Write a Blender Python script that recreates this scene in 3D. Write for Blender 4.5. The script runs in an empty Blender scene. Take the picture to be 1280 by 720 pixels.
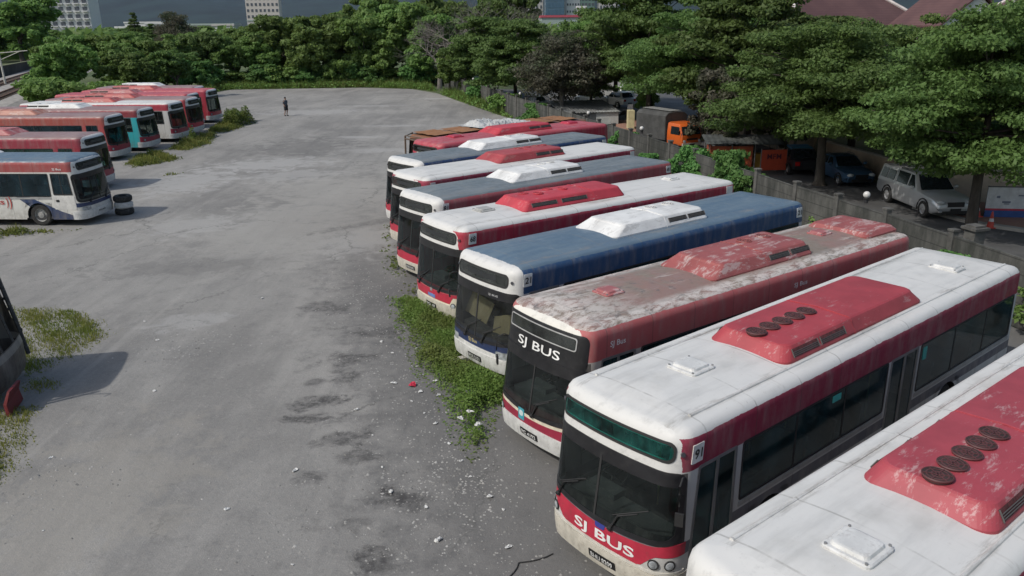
import bpy, math, random
import numpy as np
from mathutils import Vector, Matrix
random.seed(7)
R = math.radians
scene = bpy.context.scene
COL = scene.collection

# ------------------------------------------------------------------ objects
def tag(o, label=None, cat=None, group=None, kind=None):
    if label: o['label'] = label
    if cat: o['category'] = cat
    if group: o['group'] = group
    if kind: o['kind'] = kind
    return o

def empty(name, loc=(0, 0, 0), rz=0.0, label=None, cat=None, group=None):
    o = bpy.data.objects.new(name, None)
    o.empty_display_size = .3
    COL.objects.link(o)
    o.location = loc
    o.rotation_euler = (0, 0, rz)
    return tag(o, label, cat, group)

class MB:
    def __init__(self):
        self.v = []; self.f = []; self.m = []; self.sm = []
    def add(self, verts, faces, mi=0, smooth=False):
        b = len(self.v)
        self.v += [tuple(map(float, p)) for p in verts]
        for f in faces:
            self.f.append([b + i for i in f]); self.m.append(mi); self.sm.append(smooth)
        return b
    def box(self, c, s, mi=0, rz=0, rx=0, ry=0, taper=1.0):
        hx, hy, hz = s[0] / 2, s[1] / 2, s[2] / 2
        M = Matrix.Rotation(rz, 3, 'Z') @ Matrix.Rotation(ry, 3, 'Y') @ Matrix.Rotation(rx, 3, 'X')
        vs = []
        for sz in (-1, 1):
            k = taper if sz > 0 else 1
            for sx, sy in ((-1, -1), (1, -1), (1, 1), (-1, 1)):
                vs.append(M @ Vector((sx * hx * k, sy * hy * k, sz * hz)) + Vector(c))
        self.add(vs, [(3, 2, 1, 0), (4, 5, 6, 7), (0, 1, 5, 4), (1, 2, 6, 5), (2, 3, 7, 6), (3, 0, 4, 7)], mi)
    def tube(self, path, rad, n=8, mi=0, cap=True, smooth=True):
        path = [Vector(p) for p in path]
        if not hasattr(rad, '__len__'): rad = [rad] * len(path)
        rings = []
        for i, p in enumerate(path):
            a = path[max(0, i - 1)]; b = path[min(len(path) - 1, i + 1)]
            t = (b - a).normalized()
            u = t.cross(Vector((0, 0, 1)) if abs(t.z) < .9 else Vector((1, 0, 0))).normalized()
            w = t.cross(u)
            rings.append([p + (u * math.cos(2 * math.pi * k / n) + w * math.sin(2 * math.pi * k / n)) * rad[i] for k in range(n)])
        vs = [q for r in rings for q in r]; fs = []
        for i in range(len(path) - 1):
            for k in range(n):
                fs.append((i * n + k, i * n + (k + 1) % n, (i + 1) * n + (k + 1) % n, (i + 1) * n + k))
        self.add(vs, fs, mi, smooth)
        if cap:
            b = len(self.v) - len(vs)
            self.f.append([b + k for k in range(n)]); self.m.append(mi); self.sm.append(False)
            self.f.append([b + (len(path) - 1) * n + k for k in range(n)][::-1]); self.m.append(mi); self.sm.append(False)
    def cyl(self, c, axis, r, h, n=20, mi=0, r2=None):
        c = Vector(c); ax = Vector(axis).normalized()
        self.tube([c - ax * h / 2, c + ax * h / 2], [r, r if r2 is None else r2], n, mi)
    def lathe(self, prof, n=20, mi=0, c=(0, 0, 0), axis='Z', smooth=True):
        vs = []; fs = []
        for r, z in prof:
            for k in range(n):
                a = 2 * math.pi * k / n
                x, y = r * math.cos(a), r * math.sin(a)
                vs.append((c[0] + x, c[1] + y, c[2] + z) if axis == 'Z' else (c[0] + x, c[1] + z, c[2] + y))
        for i in range(len(prof) - 1):
            for k in range(n):
                fs.append((i * n + k, i * n + (k + 1) % n, (i + 1) * n + (k + 1) % n, (i + 1) * n + k))
        self.add(vs, fs, mi, smooth)
    def sphere(self, c, r, n=12, mi=0, sc=(1, 1, 1)):
        vs = []; fs = []; m = n // 2 + 1
        for i in range(m + 1):
            t = math.pi * i / m
            for k in range(n):
                a = 2 * math.pi * k / n
                vs.append((c[0] + r * sc[0] * math.sin(t) * math.cos(a), c[1] + r * sc[1] * math.sin(t) * math.sin(a), c[2] + r * sc[2] * math.cos(t)))
        for i in range(m):
            for k in range(n):
                fs.append((i * n + k, (i + 1) * n + k, (i + 1) * n + (k + 1) % n, i * n + (k + 1) % n))
        self.add(vs, fs, mi, True)
    def loft(self, secs, mi=0, smooth=True, cap=True, closed=True):
        n = len(secs[0]); vs = [p for s in secs for p in s]; fs = []
        for i in range(len(secs) - 1):
            for k in range(n if closed else n - 1):
                fs.append((i * n + k, i * n + (k + 1) % n, (i + 1) * n + (k + 1) % n, (i + 1) * n + k))
        self.add(vs, fs, mi, smooth)
        if cap:
            b = len(self.v) - len(vs)
            self.f.append([b + k for k in range(n)]); self.m.append(mi); self.sm.append(False)
            self.f.append([b + (len(secs) - 1) * n + k for k in range(n)]); self.m.append(mi); self.sm.append(False)
    def mesh(self, name, mats):
        me = bpy.data.meshes.new(name)
        me.from_pydata(self.v, [], self.f)
        if not hasattr(mats, '__len__'): mats = [mats]
        for m in mats: me.materials.append(m)
        me.polygons.foreach_set('material_index', self.m)
        me.polygons.foreach_set('use_smooth', self.sm)
        me.validate(); me.update()
        if any(self.sm):
            try: me.set_sharp_from_angle(angle=R(38))
            except Exception: pass
        return me
    def build(self, name, mats, parent=None, loc=None, rz=0, fix=False):
        me = self.mesh(name, mats)
        o = bpy.data.objects.new(name, me)
        COL.objects.link(o)
        if fix:
            import bmesh
            bm = bmesh.new(); bm.from_mesh(me)
            bmesh.ops.remove_doubles(bm, verts=bm.verts, dist=1e-4)
            bmesh.ops.recalc_face_normals(bm, faces=bm.faces); bm.to_mesh(me); bm.free()
        if parent: o.parent = parent
        if loc: o.location = loc
        if rz: o.rotation_euler = (0, 0, rz)
        return o

def copy_tree(o, parent=None):
    c = o.copy(); COL.objects.link(c); c.parent = parent
    for ch in list(o.children): copy_tree(ch, c)
    return c

# ------------------------------------------------------------------ materials
def newmat(name):
    m = bpy.data.materials.new(name); m.use_nodes = True
    nt = m.node_tree; nt.nodes.clear()
    out = nt.nodes.new('ShaderNodeOutputMaterial')
    b = nt.nodes.new('ShaderNodeBsdfPrincipled')
    nt.links.new(b.outputs[0], out.inputs[0])
    return m, nt, b, out
def N(nt, t, **kw):
    n = nt.nodes.new(t)
    for k, v in kw.items(): setattr(n, k, v)
    return n
def setin(nt, n, key, v):
    s = n.inputs[key]
    if hasattr(v, 'outputs'): v = v.outputs[0]
    if isinstance(v, bpy.types.NodeSocket): nt.links.new(v, s)
    else:
        if s.type == 'RGBA' and len(v) == 3: v = (*v, 1)
        s.default_value = v
def math_(nt, op, a, b=0.0, clamp=False):
    n = N(nt, 'ShaderNodeMath', operation=op, use_clamp=clamp)
    setin(nt, n, 0, a); setin(nt, n, 1, b)
    return n.outputs[0]
def mix(nt, fac, a, b, bt='MIX'):
    n = N(nt, 'ShaderNodeMix', data_type='RGBA', blend_type=bt)
    setin(nt, n, 0, fac); setin(nt, n, 6, a); setin(nt, n, 7, b)
    return n.outputs[2]
def coords(nt, kind='Object', scale=(1, 1, 1), loc=(0, 0, 0), rot=(0, 0, 0)):
    if kind == 'World':
        g = N(nt, 'ShaderNodeNewGeometry'); src = g.outputs['Position']
    else:
        t = N(nt, 'ShaderNodeTexCoord'); src = t.outputs[kind]
    m = N(nt, 'ShaderNodeMapping'); nt.links.new(src, m.inputs[0])
    m.inputs['Scale'].default_value = scale; m.inputs['Location'].default_value = loc; m.inputs['Rotation'].default_value = rot
    return m.outputs[0]
def noise(nt, vec, scale=1, detail=4, rough=.55, out=0, dist=0.0):
    n = N(nt, 'ShaderNodeTexNoise'); nt.links.new(vec, n.inputs['Vector'])
    n.inputs['Scale'].default_value = scale; n.inputs['Detail'].default_value = detail
    n.inputs['Roughness'].default_value = rough; n.inputs['Distortion'].default_value = dist
    return n.outputs[out]
def ramp(nt, fac, lo, hi, a=0.0, b=1.0):
    n = N(nt, 'ShaderNodeMapRange'); n.interpolation_type = 'SMOOTHSTEP'
    setin(nt, n, 0, fac); n.inputs[1].default_value = lo; n.inputs[2].default_value = hi
    n.inputs[3].default_value = a; n.inputs[4].default_value = b
    return n.outputs[0]
def bump(nt, h, b, strength=.3, dist=.02):
    n = N(nt, 'ShaderNodeBump'); n.inputs['Strength'].default_value = strength; n.inputs['Distance'].default_value = dist
    nt.links.new(h, n.inputs['Height']); nt.links.new(n.outputs[0], b.inputs['Normal'])

MC = {}
def M(name, color=(.5, .5, .5), rough=.6, metal=0.0, var=.12, scale=3.0, dirt=None, dirt_amt=.4, bmp=0.0, spec=.5, stretch=(1, 1, 1)):
    """weathered plain material, cached by name"""
    if name in MC: return MC[name]
    m, nt, b, out = newmat(name)
    v = coords(nt, 'Object', stretch)
    n1 = noise(nt, v, scale, 5, .6)
    c = mix(nt, ramp(nt, n1, .3, .7), tuple(x * (1 - var) for x in color), tuple(min(1, x * (1 + var)) for x in color))
    if dirt:
        n2 = noise(nt, v, scale * 2.3, 6, .7)
        c = mix(nt, ramp(nt, n2, .48, .75, 0, dirt_amt), c, dirt)
    setin(nt, b, 'Base Color', c)
    b.inputs['Roughness'].default_value = rough; b.inputs['Metallic'].default_value = metal
    b.inputs['Specular IOR Level'].default_value = spec
    if bmp: bump(nt, n1, b, bmp, .02)
    MC[name] = m
    return m

def glass_mat(name, tint, alpha=.35, rough=.06, coat=(.5, .5, .5), lo=.6):
    """thin tinted glass: part clear, part dusty film, with sky reflection"""
    if name in MC: return MC[name]
    m = bpy.data.materials.new(name); m.use_nodes = True
    nt = m.node_tree; nt.nodes.clear()
    out = N(nt, 'ShaderNodeOutputMaterial')
    tr = N(nt, 'ShaderNodeBsdfTransparent'); tr.inputs[0].default_value = (*tint, 1)
    df = N(nt, 'ShaderNodeBsdfDiffuse')
    v = coords(nt, 'Object'); n1 = noise(nt, v, 2.0, 5, .65)
    nt.links.new(mix(nt, ramp(nt, n1, .35, .65), tuple(x * lo for x in coat), coat), df.inputs[0])
    gl = N(nt, 'ShaderNodeBsdfGlossy'); gl.inputs['Roughness'].default_value = rough
    gl.inputs[0].default_value = (.8, .85, .9, 1)
    ms = N(nt, 'ShaderNodeMixShader'); nt.links.new(ramp(nt, n1, .3, .75, (1 - alpha) * .6, (1 - alpha)), ms.inputs[0])
    nt.links.new(tr.outputs[0], ms.inputs[1]); nt.links.new(df.outputs[0], ms.inputs[2])
    fr = N(nt, 'ShaderNodeFresnel'); fr.inputs[0].default_value = 1.42
    m2 = N(nt, 'ShaderNodeMixShader'); nt.links.new(fr.outputs[0], m2.inputs[0])
    nt.links.new(ms.outputs[0], m2.inputs[1]); nt.links.new(gl.outputs[0], m2.inputs[2])
    nt.links.new(m2.outputs[0], out.inputs[0])
    MC[name] = m
    return m

WHITE = (.60, .595, .57); CREAM = (.58, .56, .49); MAROON = (.24, .022, .052); RED = (.40, .035, .055); BRED = (.42, .06, .065)
FRED = (.36, .085, .085); NAVY = (.02, .035, .095); BLUE = (.045, .10, .19); GREYB = (.13, .17, .19); BLACK = (.012, .012, .013)

def roof_paint(nt, kind):
    v = coords(nt, 'Object')
    vs = coords(nt, 'Object', (.35, 2.2, 2))
    if kind == 'white':
        n1 = noise(nt, vs, 1.3, 6, .65); n2 = noise(nt, v, .9, 5, .6); n3 = noise(nt, v, 9, 4, .7)
        c = mix(nt, ramp(nt, n1, .45, .72, 0, .5), WHITE, (.40, .40, .385))
        c = mix(nt, ramp(nt, n2, .52, .75, 0, .4), c, (.36, .35, .32))
        c = mix(nt, ramp(nt, n3, .62, .78, 0, .45), c, (.25, .235, .21))
        n4 = noise(nt, coords(nt, 'Object', (1.6, .18, 1)), 2.5, 5, .7)
        return mix(nt, ramp(nt, n4, .6, .74, 0, .3), c, (.30, .28, .25))
    if kind == 'peeled':  # long weathered sheet
        n1 = noise(nt, vs, 2.0, 8, .75, dist=.4); n2 = noise(nt, v, 1.2, 6, .6); n3 = noise(nt, coords(nt, 'Object', (.7, 1.5, 1.5)), 4, 8, .8, dist=.5)
        n5 = noise(nt, v, 3.5, 6, .75)
        c = mix(nt, ramp(nt, n2, .4, .6), (.215, .175, .14), (.25, .16, .135))
        c = mix(nt, ramp(nt, n1, .57, .66, 0, .7), c, (.48, .43, .38))
        # long-worn bare strips along the roof gutters and at the front
        sx = N(nt, 'ShaderNodeSeparateXYZ'); nt.links.new(v, sx.inputs[0])
        ay = math_(nt, 'ABSOLUTE', sx.outputs[1])
        edge = ramp(nt, ay, .75, 1.0); fr = ramp(nt, sx.outputs[0], 3.0, .6)
        wmask = math_(nt, 'MULTIPLY', ramp(nt, n3, .40, .56), math_(nt, 'MAXIMUM', math_(nt, 'MULTIPLY', edge, .8), math_(nt, 'MULTIPLY', fr, .75)))
        c = mix(nt, wmask, c, (.60, .56, .52))
        return mix(nt, ramp(nt, n5, .56, .64, 0, .6), c, (.10, .095, .09))
    base = {'blue': ((.085, .135, .19), (.12, .17, .215), (.30, .33, .35)), 'grey': ((.12, .145, .16), (.18, .20, .21), (.36, .36, .35)),
            'red': ((.36, .055, .075), (.42, .10, .11), (.5, .35, .32)), 'dull': ((.23, .13, .13), (.28, .20, .19), (.45, .42, .4)),
            'rust': ((.24, .10, .045), (.16, .10, .075), (.36, .32, .28))}[kind]
    n1 = noise(nt, vs, 1.5, 6, .65); n2 = noise(nt, v, 2.5, 6, .7)
    c = mix(nt, ramp(nt, n1, .35, .65), base[0], base[1])
    return mix(nt, ramp(nt, n2, .60, .72, 0, .45), c, base[2])

def livery(name, base, roof, rules, xcap=.5, cap=WHITE, zroof=2.8, L=12, rcap=True, pill=.5):
    """base paint, then bands: each rule ((ax,ay,az,d)..., colour): colour where every a.p > d"""
    m, nt, b, out = newmat(name)
    v = coords(nt, 'Object')
    sx = N(nt, 'ShaderNodeSeparateXYZ'); nt.links.new(v, sx.inputs[0]); X, Y, Z = sx.outputs[:3]
    def cond(a):
        vm = N(nt, 'ShaderNodeVectorMath', operation='DOT_PRODUCT'); nt.links.new(v, vm.inputs[0]); vm.inputs[1].default_value = a[:3]
        return math_(nt, 'GREATER_THAN', vm.outputs['Value'], a[3])
    c = tuple(base); rules = list(rules) + ([(((0, 0, -1, -2.28), (0, 0, 1, 1.12), (-1, 0, 0, -pill)), (.025, .025, .027))] if pill else [])
    for conds, colr in rules:
        k = None
        for a in conds:
            q = cond(a); k = q if k is None else math_(nt, 'MULTIPLY', k, q)
        c = mix(nt, k, c, colr)
    # wear of side paint
    n0 = noise(nt, coords(nt, 'Object', (1.5, 1.5, .35)), 2.2, 6, .7)
    c = mix(nt, ramp(nt, n0, .42, .72, 0, .38), c, (.30, .28, .25))
    n00 = noise(nt, v, 7, 5, .7)
    low = ramp(nt, Z, .95, .35, 0, .45)
    c = mix(nt, math_(nt, 'MULTIPLY', low, ramp(nt, n00, .3, .65)), c, (.17, .145, .11))
    # panel joints: thin dark lines every 1.22 m
    jl = math_(nt, 'PINGPONG', math_(nt, 'ADD', X, .35), .61)
    c = mix(nt, math_(nt, 'MULTIPLY', ramp(nt, jl, .012, .004), .6), c, (.05, .045, .04))
    rp = roof_paint(nt, roof)
    n7 = noise(nt, v, 1.6, 6, .7)
    rp = mix(nt, math_(nt, 'MULTIPLY', ramp(nt, jl, .022, .006), ramp(nt, n7, .4, .6, .05, .55)), rp, (.22, .21, .19))
    eg = ramp(nt, math_(nt, 'ABSOLUTE', math_(nt, 'SUBTRACT', math_(nt, 'ABSOLUTE', Y), .90)), .13, .02)
    rp = mix(nt, math_(nt, 'MULTIPLY', eg, ramp(nt, noise(nt, coords(nt, 'Object', (.5, 3, 1)), 2.2, 7, .75), .45, .62, 0, .55)), rp, (.24, .225, .20))
    zz = math_(nt, 'ADD', Z, math_(nt, 'MULTIPLY', math_(nt, 'SUBTRACT', noise(nt, v, 3, 5, .7), .5), .05))
    c = mix(nt, math_(nt, 'GREATER_THAN', zz, zroof), c, rp)
    if xcap:
        nx = math_(nt, 'ADD', X, math_(nt, 'MULTIPLY', math_(nt, 'SUBTRACT', noise(nt, v, 6, 5, .7), .5), .10))
        mk = math_(nt, 'MULTIPLY', math_(nt, 'LESS_THAN', nx, xcap), math_(nt, 'GREATER_THAN', Z, 2.26))
        nc = noise(nt, v, 5, 6, .7)
        capc = mix(nt, ramp(nt, nc, .5, .75, 0, .45), cap, tuple(x * .5 for x in cap))
        c = mix(nt, mk, c, capc)
    setin(nt, b, 'Base Color', c)
    n9 = noise(nt, v, 4, 4, .6)
    nt.links.new(ramp(nt, n9, .3, .7, .38, .62), b.inputs['Roughness'])
    b.inputs['Specular IOR Level'].default_value = .4
    bump(nt, noise(nt, v, 1.4, 3, .5), b, .25, .03)
    return m

def podpaint(name, color, chips=(.55, .5, .47), amt=.25):
    if name in MC: return MC[name]
    m, nt, b, out = newmat(name)
    v = coords(nt, 'Object', (.5, 1.6, 1)); v2 = coords(nt, 'Object')
    c = mix(nt, ramp(nt, noise(nt, v2, 1.5, 4, .6), .3, .7), tuple(x * .86 for x in color), tuple(min(1, x * 1.12) for x in color))
    c = mix(nt, ramp(nt, noise(nt, v, 2.4, 8, .78, dist=.3), .60 - amt * .3, .66 - amt * .2, 0, .25 + amt), c, chips)
    c = mix(nt, ramp(nt, noise(nt, v2, 6, 5, .7), .62, .78, 0, .4), c, tuple(x * .4 for x in color))
    setin(nt, b, 'Base Color', c); b.inputs['Roughness'].default_value = .55
    MC[name] = m
    return m

# ------------------------------------------------------------------ lettering
_tc = {}
def text_geo(s, bold=.012):
    k = (s, bold)
    if k in _tc: return _tc[k]
    cu = bpy.data.curves.new('t', 'FONT'); cu.body = s; cu.size = 1; cu.offset = bold; cu.resolution_u = 3
    o = bpy.data.objects.new('t', cu); COL.objects.link(o)
    dg = bpy.context.evaluated_depsgraph_get(); dg.update()
    me = o.evaluated_get(dg).to_mesh()
    vs = [tuple(v.co) for v in me.vertices]; fs = [list(p.vertices) for p in me.polygons]
    o.evaluated_get(dg).to_mesh_clear()
    bpy.data.objects.remove(o); bpy.data.curves.remove(cu)
    xs = [v[0] for v in vs]; ys = [v[1] for v in vs]
    w, h = max(xs) - min(xs), max(ys) - min(ys)
    vs = [((v[0] - min(xs)) / w - .5, (v[1] - min(ys)) / h - .5) for v in vs]
    _tc[k] = (vs, fs, w / h)
    return _tc[k]
def text_flat(s, fn, w, h, mb, mi=0, bold=.012):
    """fn maps (u,v) in metres to 3-D; letters get that surface position"""
    vs, fs, asp = text_geo(s, bold)
    mb.add([fn(v[0] * w, v[1] * h) for v in vs], fs, mi)
# ------------------------------------------------------------------ camera, light, air
w = bpy.data.worlds.new('World'); scene.world = w; w.use_nodes = True
nt = w.node_tree; bg = nt.nodes['Background']
SUN = Vector((-.58, -.36, .73)).normalized()
sky = nt.nodes.new('ShaderNodeTexSky'); sky.sky_type = 'NISHITA'; sky.sun_disc = False
sky.sun_elevation = math.asin(SUN.z); sky.sun_rotation = math.atan2(SUN.x, SUN.y)
sky.air_density = 1.3; sky.dust_density = 2.5
nt.links.new(sky.outputs[0], bg.inputs[0]); bg.inputs[1].default_value = .122
sl = bpy.data.lights.new('sun', 'SUN'); sl.energy = 2.6; sl.angle = R(.8); sl.color = (1, .96, .90)
so = bpy.data.objects.new('sun', sl); COL.objects.link(so)
so.rotation_euler = SUN.to_track_quat('Z', 'Y').to_euler(); so.location = (0, 0, 60)
cd = bpy.data.cameras.new('camera'); cam = bpy.data.objects.new('camera', cd); COL.objects.link(cam)
cd.lens = 1006.58 / 1280 * 36; cd.sensor_width = 36; cd.clip_start = .2; cd.clip_end = 20000
cam.matrix_world = Matrix.Translation((0, 0, 8.314)) @ Matrix.Rotation(math.pi / 2 - .3184198, 4, 'X') @ Matrix.Rotation(-.0105289, 4, 'Z')
scene.camera = cam
vs = scene.view_settings; vs.view_transform = 'Standard'; vs.look = 'None'; vs.exposure = 0; vs.gamma = 1

# ------------------------------------------------------------------ ground
def sheet(name, pts, z, mat, label=None, kind='structure'):
    mb = MB(); mb.add([(p[0], p[1], z) for p in pts], [tuple(range(len(pts)))], 0)
    o = mb.build(name, mat); return tag(o, label, None, None, kind)
def ground_mat():
    m, nt, b, out = newmat('grassland'); v = coords(nt, 'World')
    n1 = noise(nt, v, .05, 6, .6); n2 = noise(nt, v, .8, 6, .65); n3 = noise(nt, v, .004, 4, .5)
    c = mix(nt, ramp(nt, n1, .4, .6), (.045, .075, .02), (.09, .115, .04))
    c = mix(nt, ramp(nt, n2, .45, .7, 0, .5), c, (.16, .14, .09))
    setin(nt, b, 'Base Color', c); b.inputs['Roughness'].default_value = .95
    bump(nt, n2, b, .6, .1); return m
def lot_mat():
    m, nt, b, out = newmat('lot_concrete'); v = coords(nt, 'World')
    vr = coords(nt, 'World', (1, .38, 1), rot=(0, 0, R(-8)))
    n1 = noise(nt, v, .10, 5, .6, dist=.6); n2 = noise(nt, vr, .35, 7, .68, dist=.3); n3 = noise(nt, v, 9, 6, .75); n4 = noise(nt, v, 1.4, 7, .7); n5 = noise(nt, v, 45, 3, .6)
    c = mix(nt, ramp(nt, n1, .35, .65), (.208, .202, .190), (.30, .292, .272))
    c = mix(nt, ramp(nt, n2, .42, .66, 0, .75), c, (.36, .348, .322))
    c = mix(nt, ramp(nt, n4, .50, .74, 0, .5), c, (.145, .142, .137))
    c = mix(nt, ramp(nt, n3, .5, .74, 0, .55), c, (.35, .34, .31)); c = mix(nt, ramp(nt, n3, .46, .3, 0, .4), c, (.12, .118, .112))
    c = mix(nt, ramp(nt, n5, .35, .7, .35, 0), c, (.10, .098, .094))
    n6 = noise(nt, coords(nt, 'World', (1.6, .07, 1), rot=(0, 0, R(6))), .9, 6, .65)
    c = mix(nt, ramp(nt, n6, .5, .72, 0, .38), c, (.155, .152, .146)); c = mix(nt, ramp(nt, n6, .45, .28, 0, .35), c, (.33, .32, .295))
    n8 = noise(nt, v, 3.2, 8, .8); c = mix(nt, ramp(nt, n8, .57, .68, 0, .45), c, (.36, .35, .32)); c = mix(nt, ramp(nt, n8, .40, .30, 0, .45), c, (.11, .108, .103))
    # darker strip along the fronts of the right row, pale dusty patches by the left row
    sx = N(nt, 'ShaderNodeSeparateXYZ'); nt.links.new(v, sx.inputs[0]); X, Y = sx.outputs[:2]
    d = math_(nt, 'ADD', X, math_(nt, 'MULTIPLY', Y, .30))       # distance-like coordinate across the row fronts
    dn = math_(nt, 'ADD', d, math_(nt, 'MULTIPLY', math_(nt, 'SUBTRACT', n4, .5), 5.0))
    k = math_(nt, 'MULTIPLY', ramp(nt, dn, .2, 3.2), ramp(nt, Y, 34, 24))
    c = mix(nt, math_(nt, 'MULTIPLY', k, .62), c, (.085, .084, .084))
    n4b = noise(nt, v, 1.1, 8, .72, dist=.5)
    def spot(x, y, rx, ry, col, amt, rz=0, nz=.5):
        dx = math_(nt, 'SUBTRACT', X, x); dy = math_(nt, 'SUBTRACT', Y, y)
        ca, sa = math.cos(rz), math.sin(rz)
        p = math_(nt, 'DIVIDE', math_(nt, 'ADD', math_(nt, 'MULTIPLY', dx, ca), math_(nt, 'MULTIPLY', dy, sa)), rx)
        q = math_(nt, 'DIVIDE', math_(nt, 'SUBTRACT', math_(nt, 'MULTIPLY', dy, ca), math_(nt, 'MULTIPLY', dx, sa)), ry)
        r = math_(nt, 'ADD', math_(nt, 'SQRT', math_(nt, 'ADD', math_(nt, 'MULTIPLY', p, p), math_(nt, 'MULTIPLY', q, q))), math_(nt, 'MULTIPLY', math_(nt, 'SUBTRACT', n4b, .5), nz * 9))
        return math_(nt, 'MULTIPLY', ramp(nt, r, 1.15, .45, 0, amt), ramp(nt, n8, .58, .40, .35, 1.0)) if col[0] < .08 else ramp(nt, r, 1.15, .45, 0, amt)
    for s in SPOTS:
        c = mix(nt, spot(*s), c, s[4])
    # cracks
    vo = N(nt, 'ShaderNodeTexVoronoi', feature='DISTANCE_TO_EDGE'); vo.inputs['Scale'].default_value = .16
    wv = N(nt, 'ShaderNodeVectorMath', operation='ADD'); nt.links.new(v, wv.inputs[0])
    nn = N(nt, 'ShaderNodeVectorMath', operation='SCALE'); nt.links.new(noise(nt, v, .6, 5, .7, out=1), nn.inputs[0]); nn.inputs['Scale'].default_value = 2.2
    nt.links.new(nn.outputs[0], wv.inputs[1]); nt.links.new(wv.outputs[0], vo.inputs['Vector'])
    c = mix(nt, math_(nt, 'MULTIPLY', ramp(nt, vo.outputs[0], .010, .002), ramp(nt, n1, .45, .6, 0, .5)), c, (.08, .08, .075))
    setin(nt, b, 'Base Color', c); b.inputs['Roughness'].default_value = .9; b.inputs['Specular IOR Level'].default_value = .25
    hh = math_(nt, 'ADD', n3, math_(nt, 'MULTIPLY', n4, 1.5))
    bump(nt, hh, b, .5, .03); return m
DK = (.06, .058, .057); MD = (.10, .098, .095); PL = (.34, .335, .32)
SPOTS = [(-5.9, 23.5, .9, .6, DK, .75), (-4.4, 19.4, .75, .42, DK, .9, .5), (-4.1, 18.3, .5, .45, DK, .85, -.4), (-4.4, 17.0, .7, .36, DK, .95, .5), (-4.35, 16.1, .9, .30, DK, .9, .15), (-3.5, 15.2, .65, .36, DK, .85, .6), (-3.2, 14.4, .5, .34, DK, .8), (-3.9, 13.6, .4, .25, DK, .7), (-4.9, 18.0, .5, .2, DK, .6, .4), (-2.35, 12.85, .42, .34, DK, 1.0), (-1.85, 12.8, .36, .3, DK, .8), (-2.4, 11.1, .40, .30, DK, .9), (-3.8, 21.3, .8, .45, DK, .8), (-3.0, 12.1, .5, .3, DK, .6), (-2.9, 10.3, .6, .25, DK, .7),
         (-14.5, 58, 4, 6, MD, .5, .2), (-18.2, 45.0, 2.6, 4.5, PL, .8, -.1), (-15.3, 50.5, 4.5, 2.6, PL, .8, .3), (-12.5, 46.5, 3.0, 2.2, PL, .6, .3), (-9.5, 42, 4.0, 5.0, (.31, .30, .275), .6), (-10, 33, 4, 6, (.31, .30, .275), .55), (-9, 56, 3, 1.2, PL, .6), (-5.5, 55, 2.2, 1.2, PL, .6), (-11.5, 63, 2, .8, PL, .7), (-10, 70, 3, .8, PL, .6), (-14.0, 34.5, 2.5, 2.0, PL, .5, .2), (-5.9, 31.5, 2.0, 2.5, PL, .4), (-20, 82, 6, 3, PL, .6),
         (-9.6, 22.4, 1.3, .8, PL, .55, .5), (-11.8, 28, 3.5, 1.2, MD, .4, .3), (-2.2, 11.0, .5, .4, DK, .6), (-7.9, 13.2, 2, 3, (.27, .255, .225), .5), (-7, 96, 5, 1.2, PL, .8), (-15, 88, 4, 1, PL, .6), (-8, 36, 3, 5, (.26, .25, .23), .5), (-6.2, 34.5, .5, 3.5, DK, .5, -.9)]
for i in range(len(SPOTS)):
    s = SPOTS[i]
# ------------------------------------------------------------------ bus body surface
W = 2.5
class Surf:
    def __init__(s, L=12.0, H=3.0, zr=.22, rf=.34, rr=.3, bulge=.14, lean=.25, z0=.3):
        s.L, s.H, s.zr, s.rf, s.rr, s.bulge, s.lean, s.z0 = L, H, zr, rf, rr, bulge, lean, z0
        s.a = W / 2 - rf; s.b = s.a + math.pi / 2 * rf; s.c = s.b + L - rf - rr; s.d = s.c + math.pi / 2 * rr; s.e = s.d + W / 2 - rr
    def sx(s, x): return s.b + x - s.rf
    def P(s, u, z):
        sg = -1 if u >= 0 else 1; q = abs(u)
        if q <= s.a: x, y, nx, ny = 0, q, -1, 0
        elif q <= s.b:
            t = (q - s.a) / s.rf; x = s.rf * (1 - math.cos(t)); y = s.a + s.rf * math.sin(t); nx, ny = -math.cos(t), math.sin(t)
        elif q <= s.c: x, y, nx, ny = s.rf + q - s.b, W / 2, 0, 1
        elif q <= s.d:
            t = (q - s.c) / s.rr; x = s.L - s.rr + s.rr * math.sin(t); y = W / 2 - s.rr + s.rr * math.cos(t); nx, ny = math.sin(t), math.cos(t)
        else: x, y, nx, ny = s.L, W / 2 - s.rr - (q - s.d), 1, 0
        zc = min(z, s.H)
        x += s.bulge * (y / (W / 2)) ** 2 * max(0, 1 - x / 2.2)
        ln = s.lean * min(1, max(0, (zc - .95) / 1.85))
        x += ln * max(0, 1 - x / 1.5)
        x -= ln * .5 * max(0, 1 - (s.L - x) / 1.2)
        if zc < .5: x += (.5 - zc) * .25 * max(0, 1 - x / .6)
        t = (zc - (s.H - s.zr)) / s.zr
        if t > 0:
            i = s.zr * (1 - math.sqrt(max(0, 1 - t * t)))
            x -= nx * i * 1.25; y -= ny * i
        if z > s.H:
            k = z - s.H
            y *= (1 - k)
            xt = min(max(x, W / 2), s.L - W / 2)
            x = x + (xt - x) * k
            zc = s.H + .09 * (1 - (1 - k) ** 2)
        return Vector((x, sg * y, zc))
    def Q(s, u, z, off):
        e = .01
        p = s.P(u, z)
        du = s.P(u + e, z) - s.P(u - e, z); dz = s.P(u, z + e) - s.P(u, z - e)
        n = du.cross(dz); n.normalize()
        return p + n * off

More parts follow.
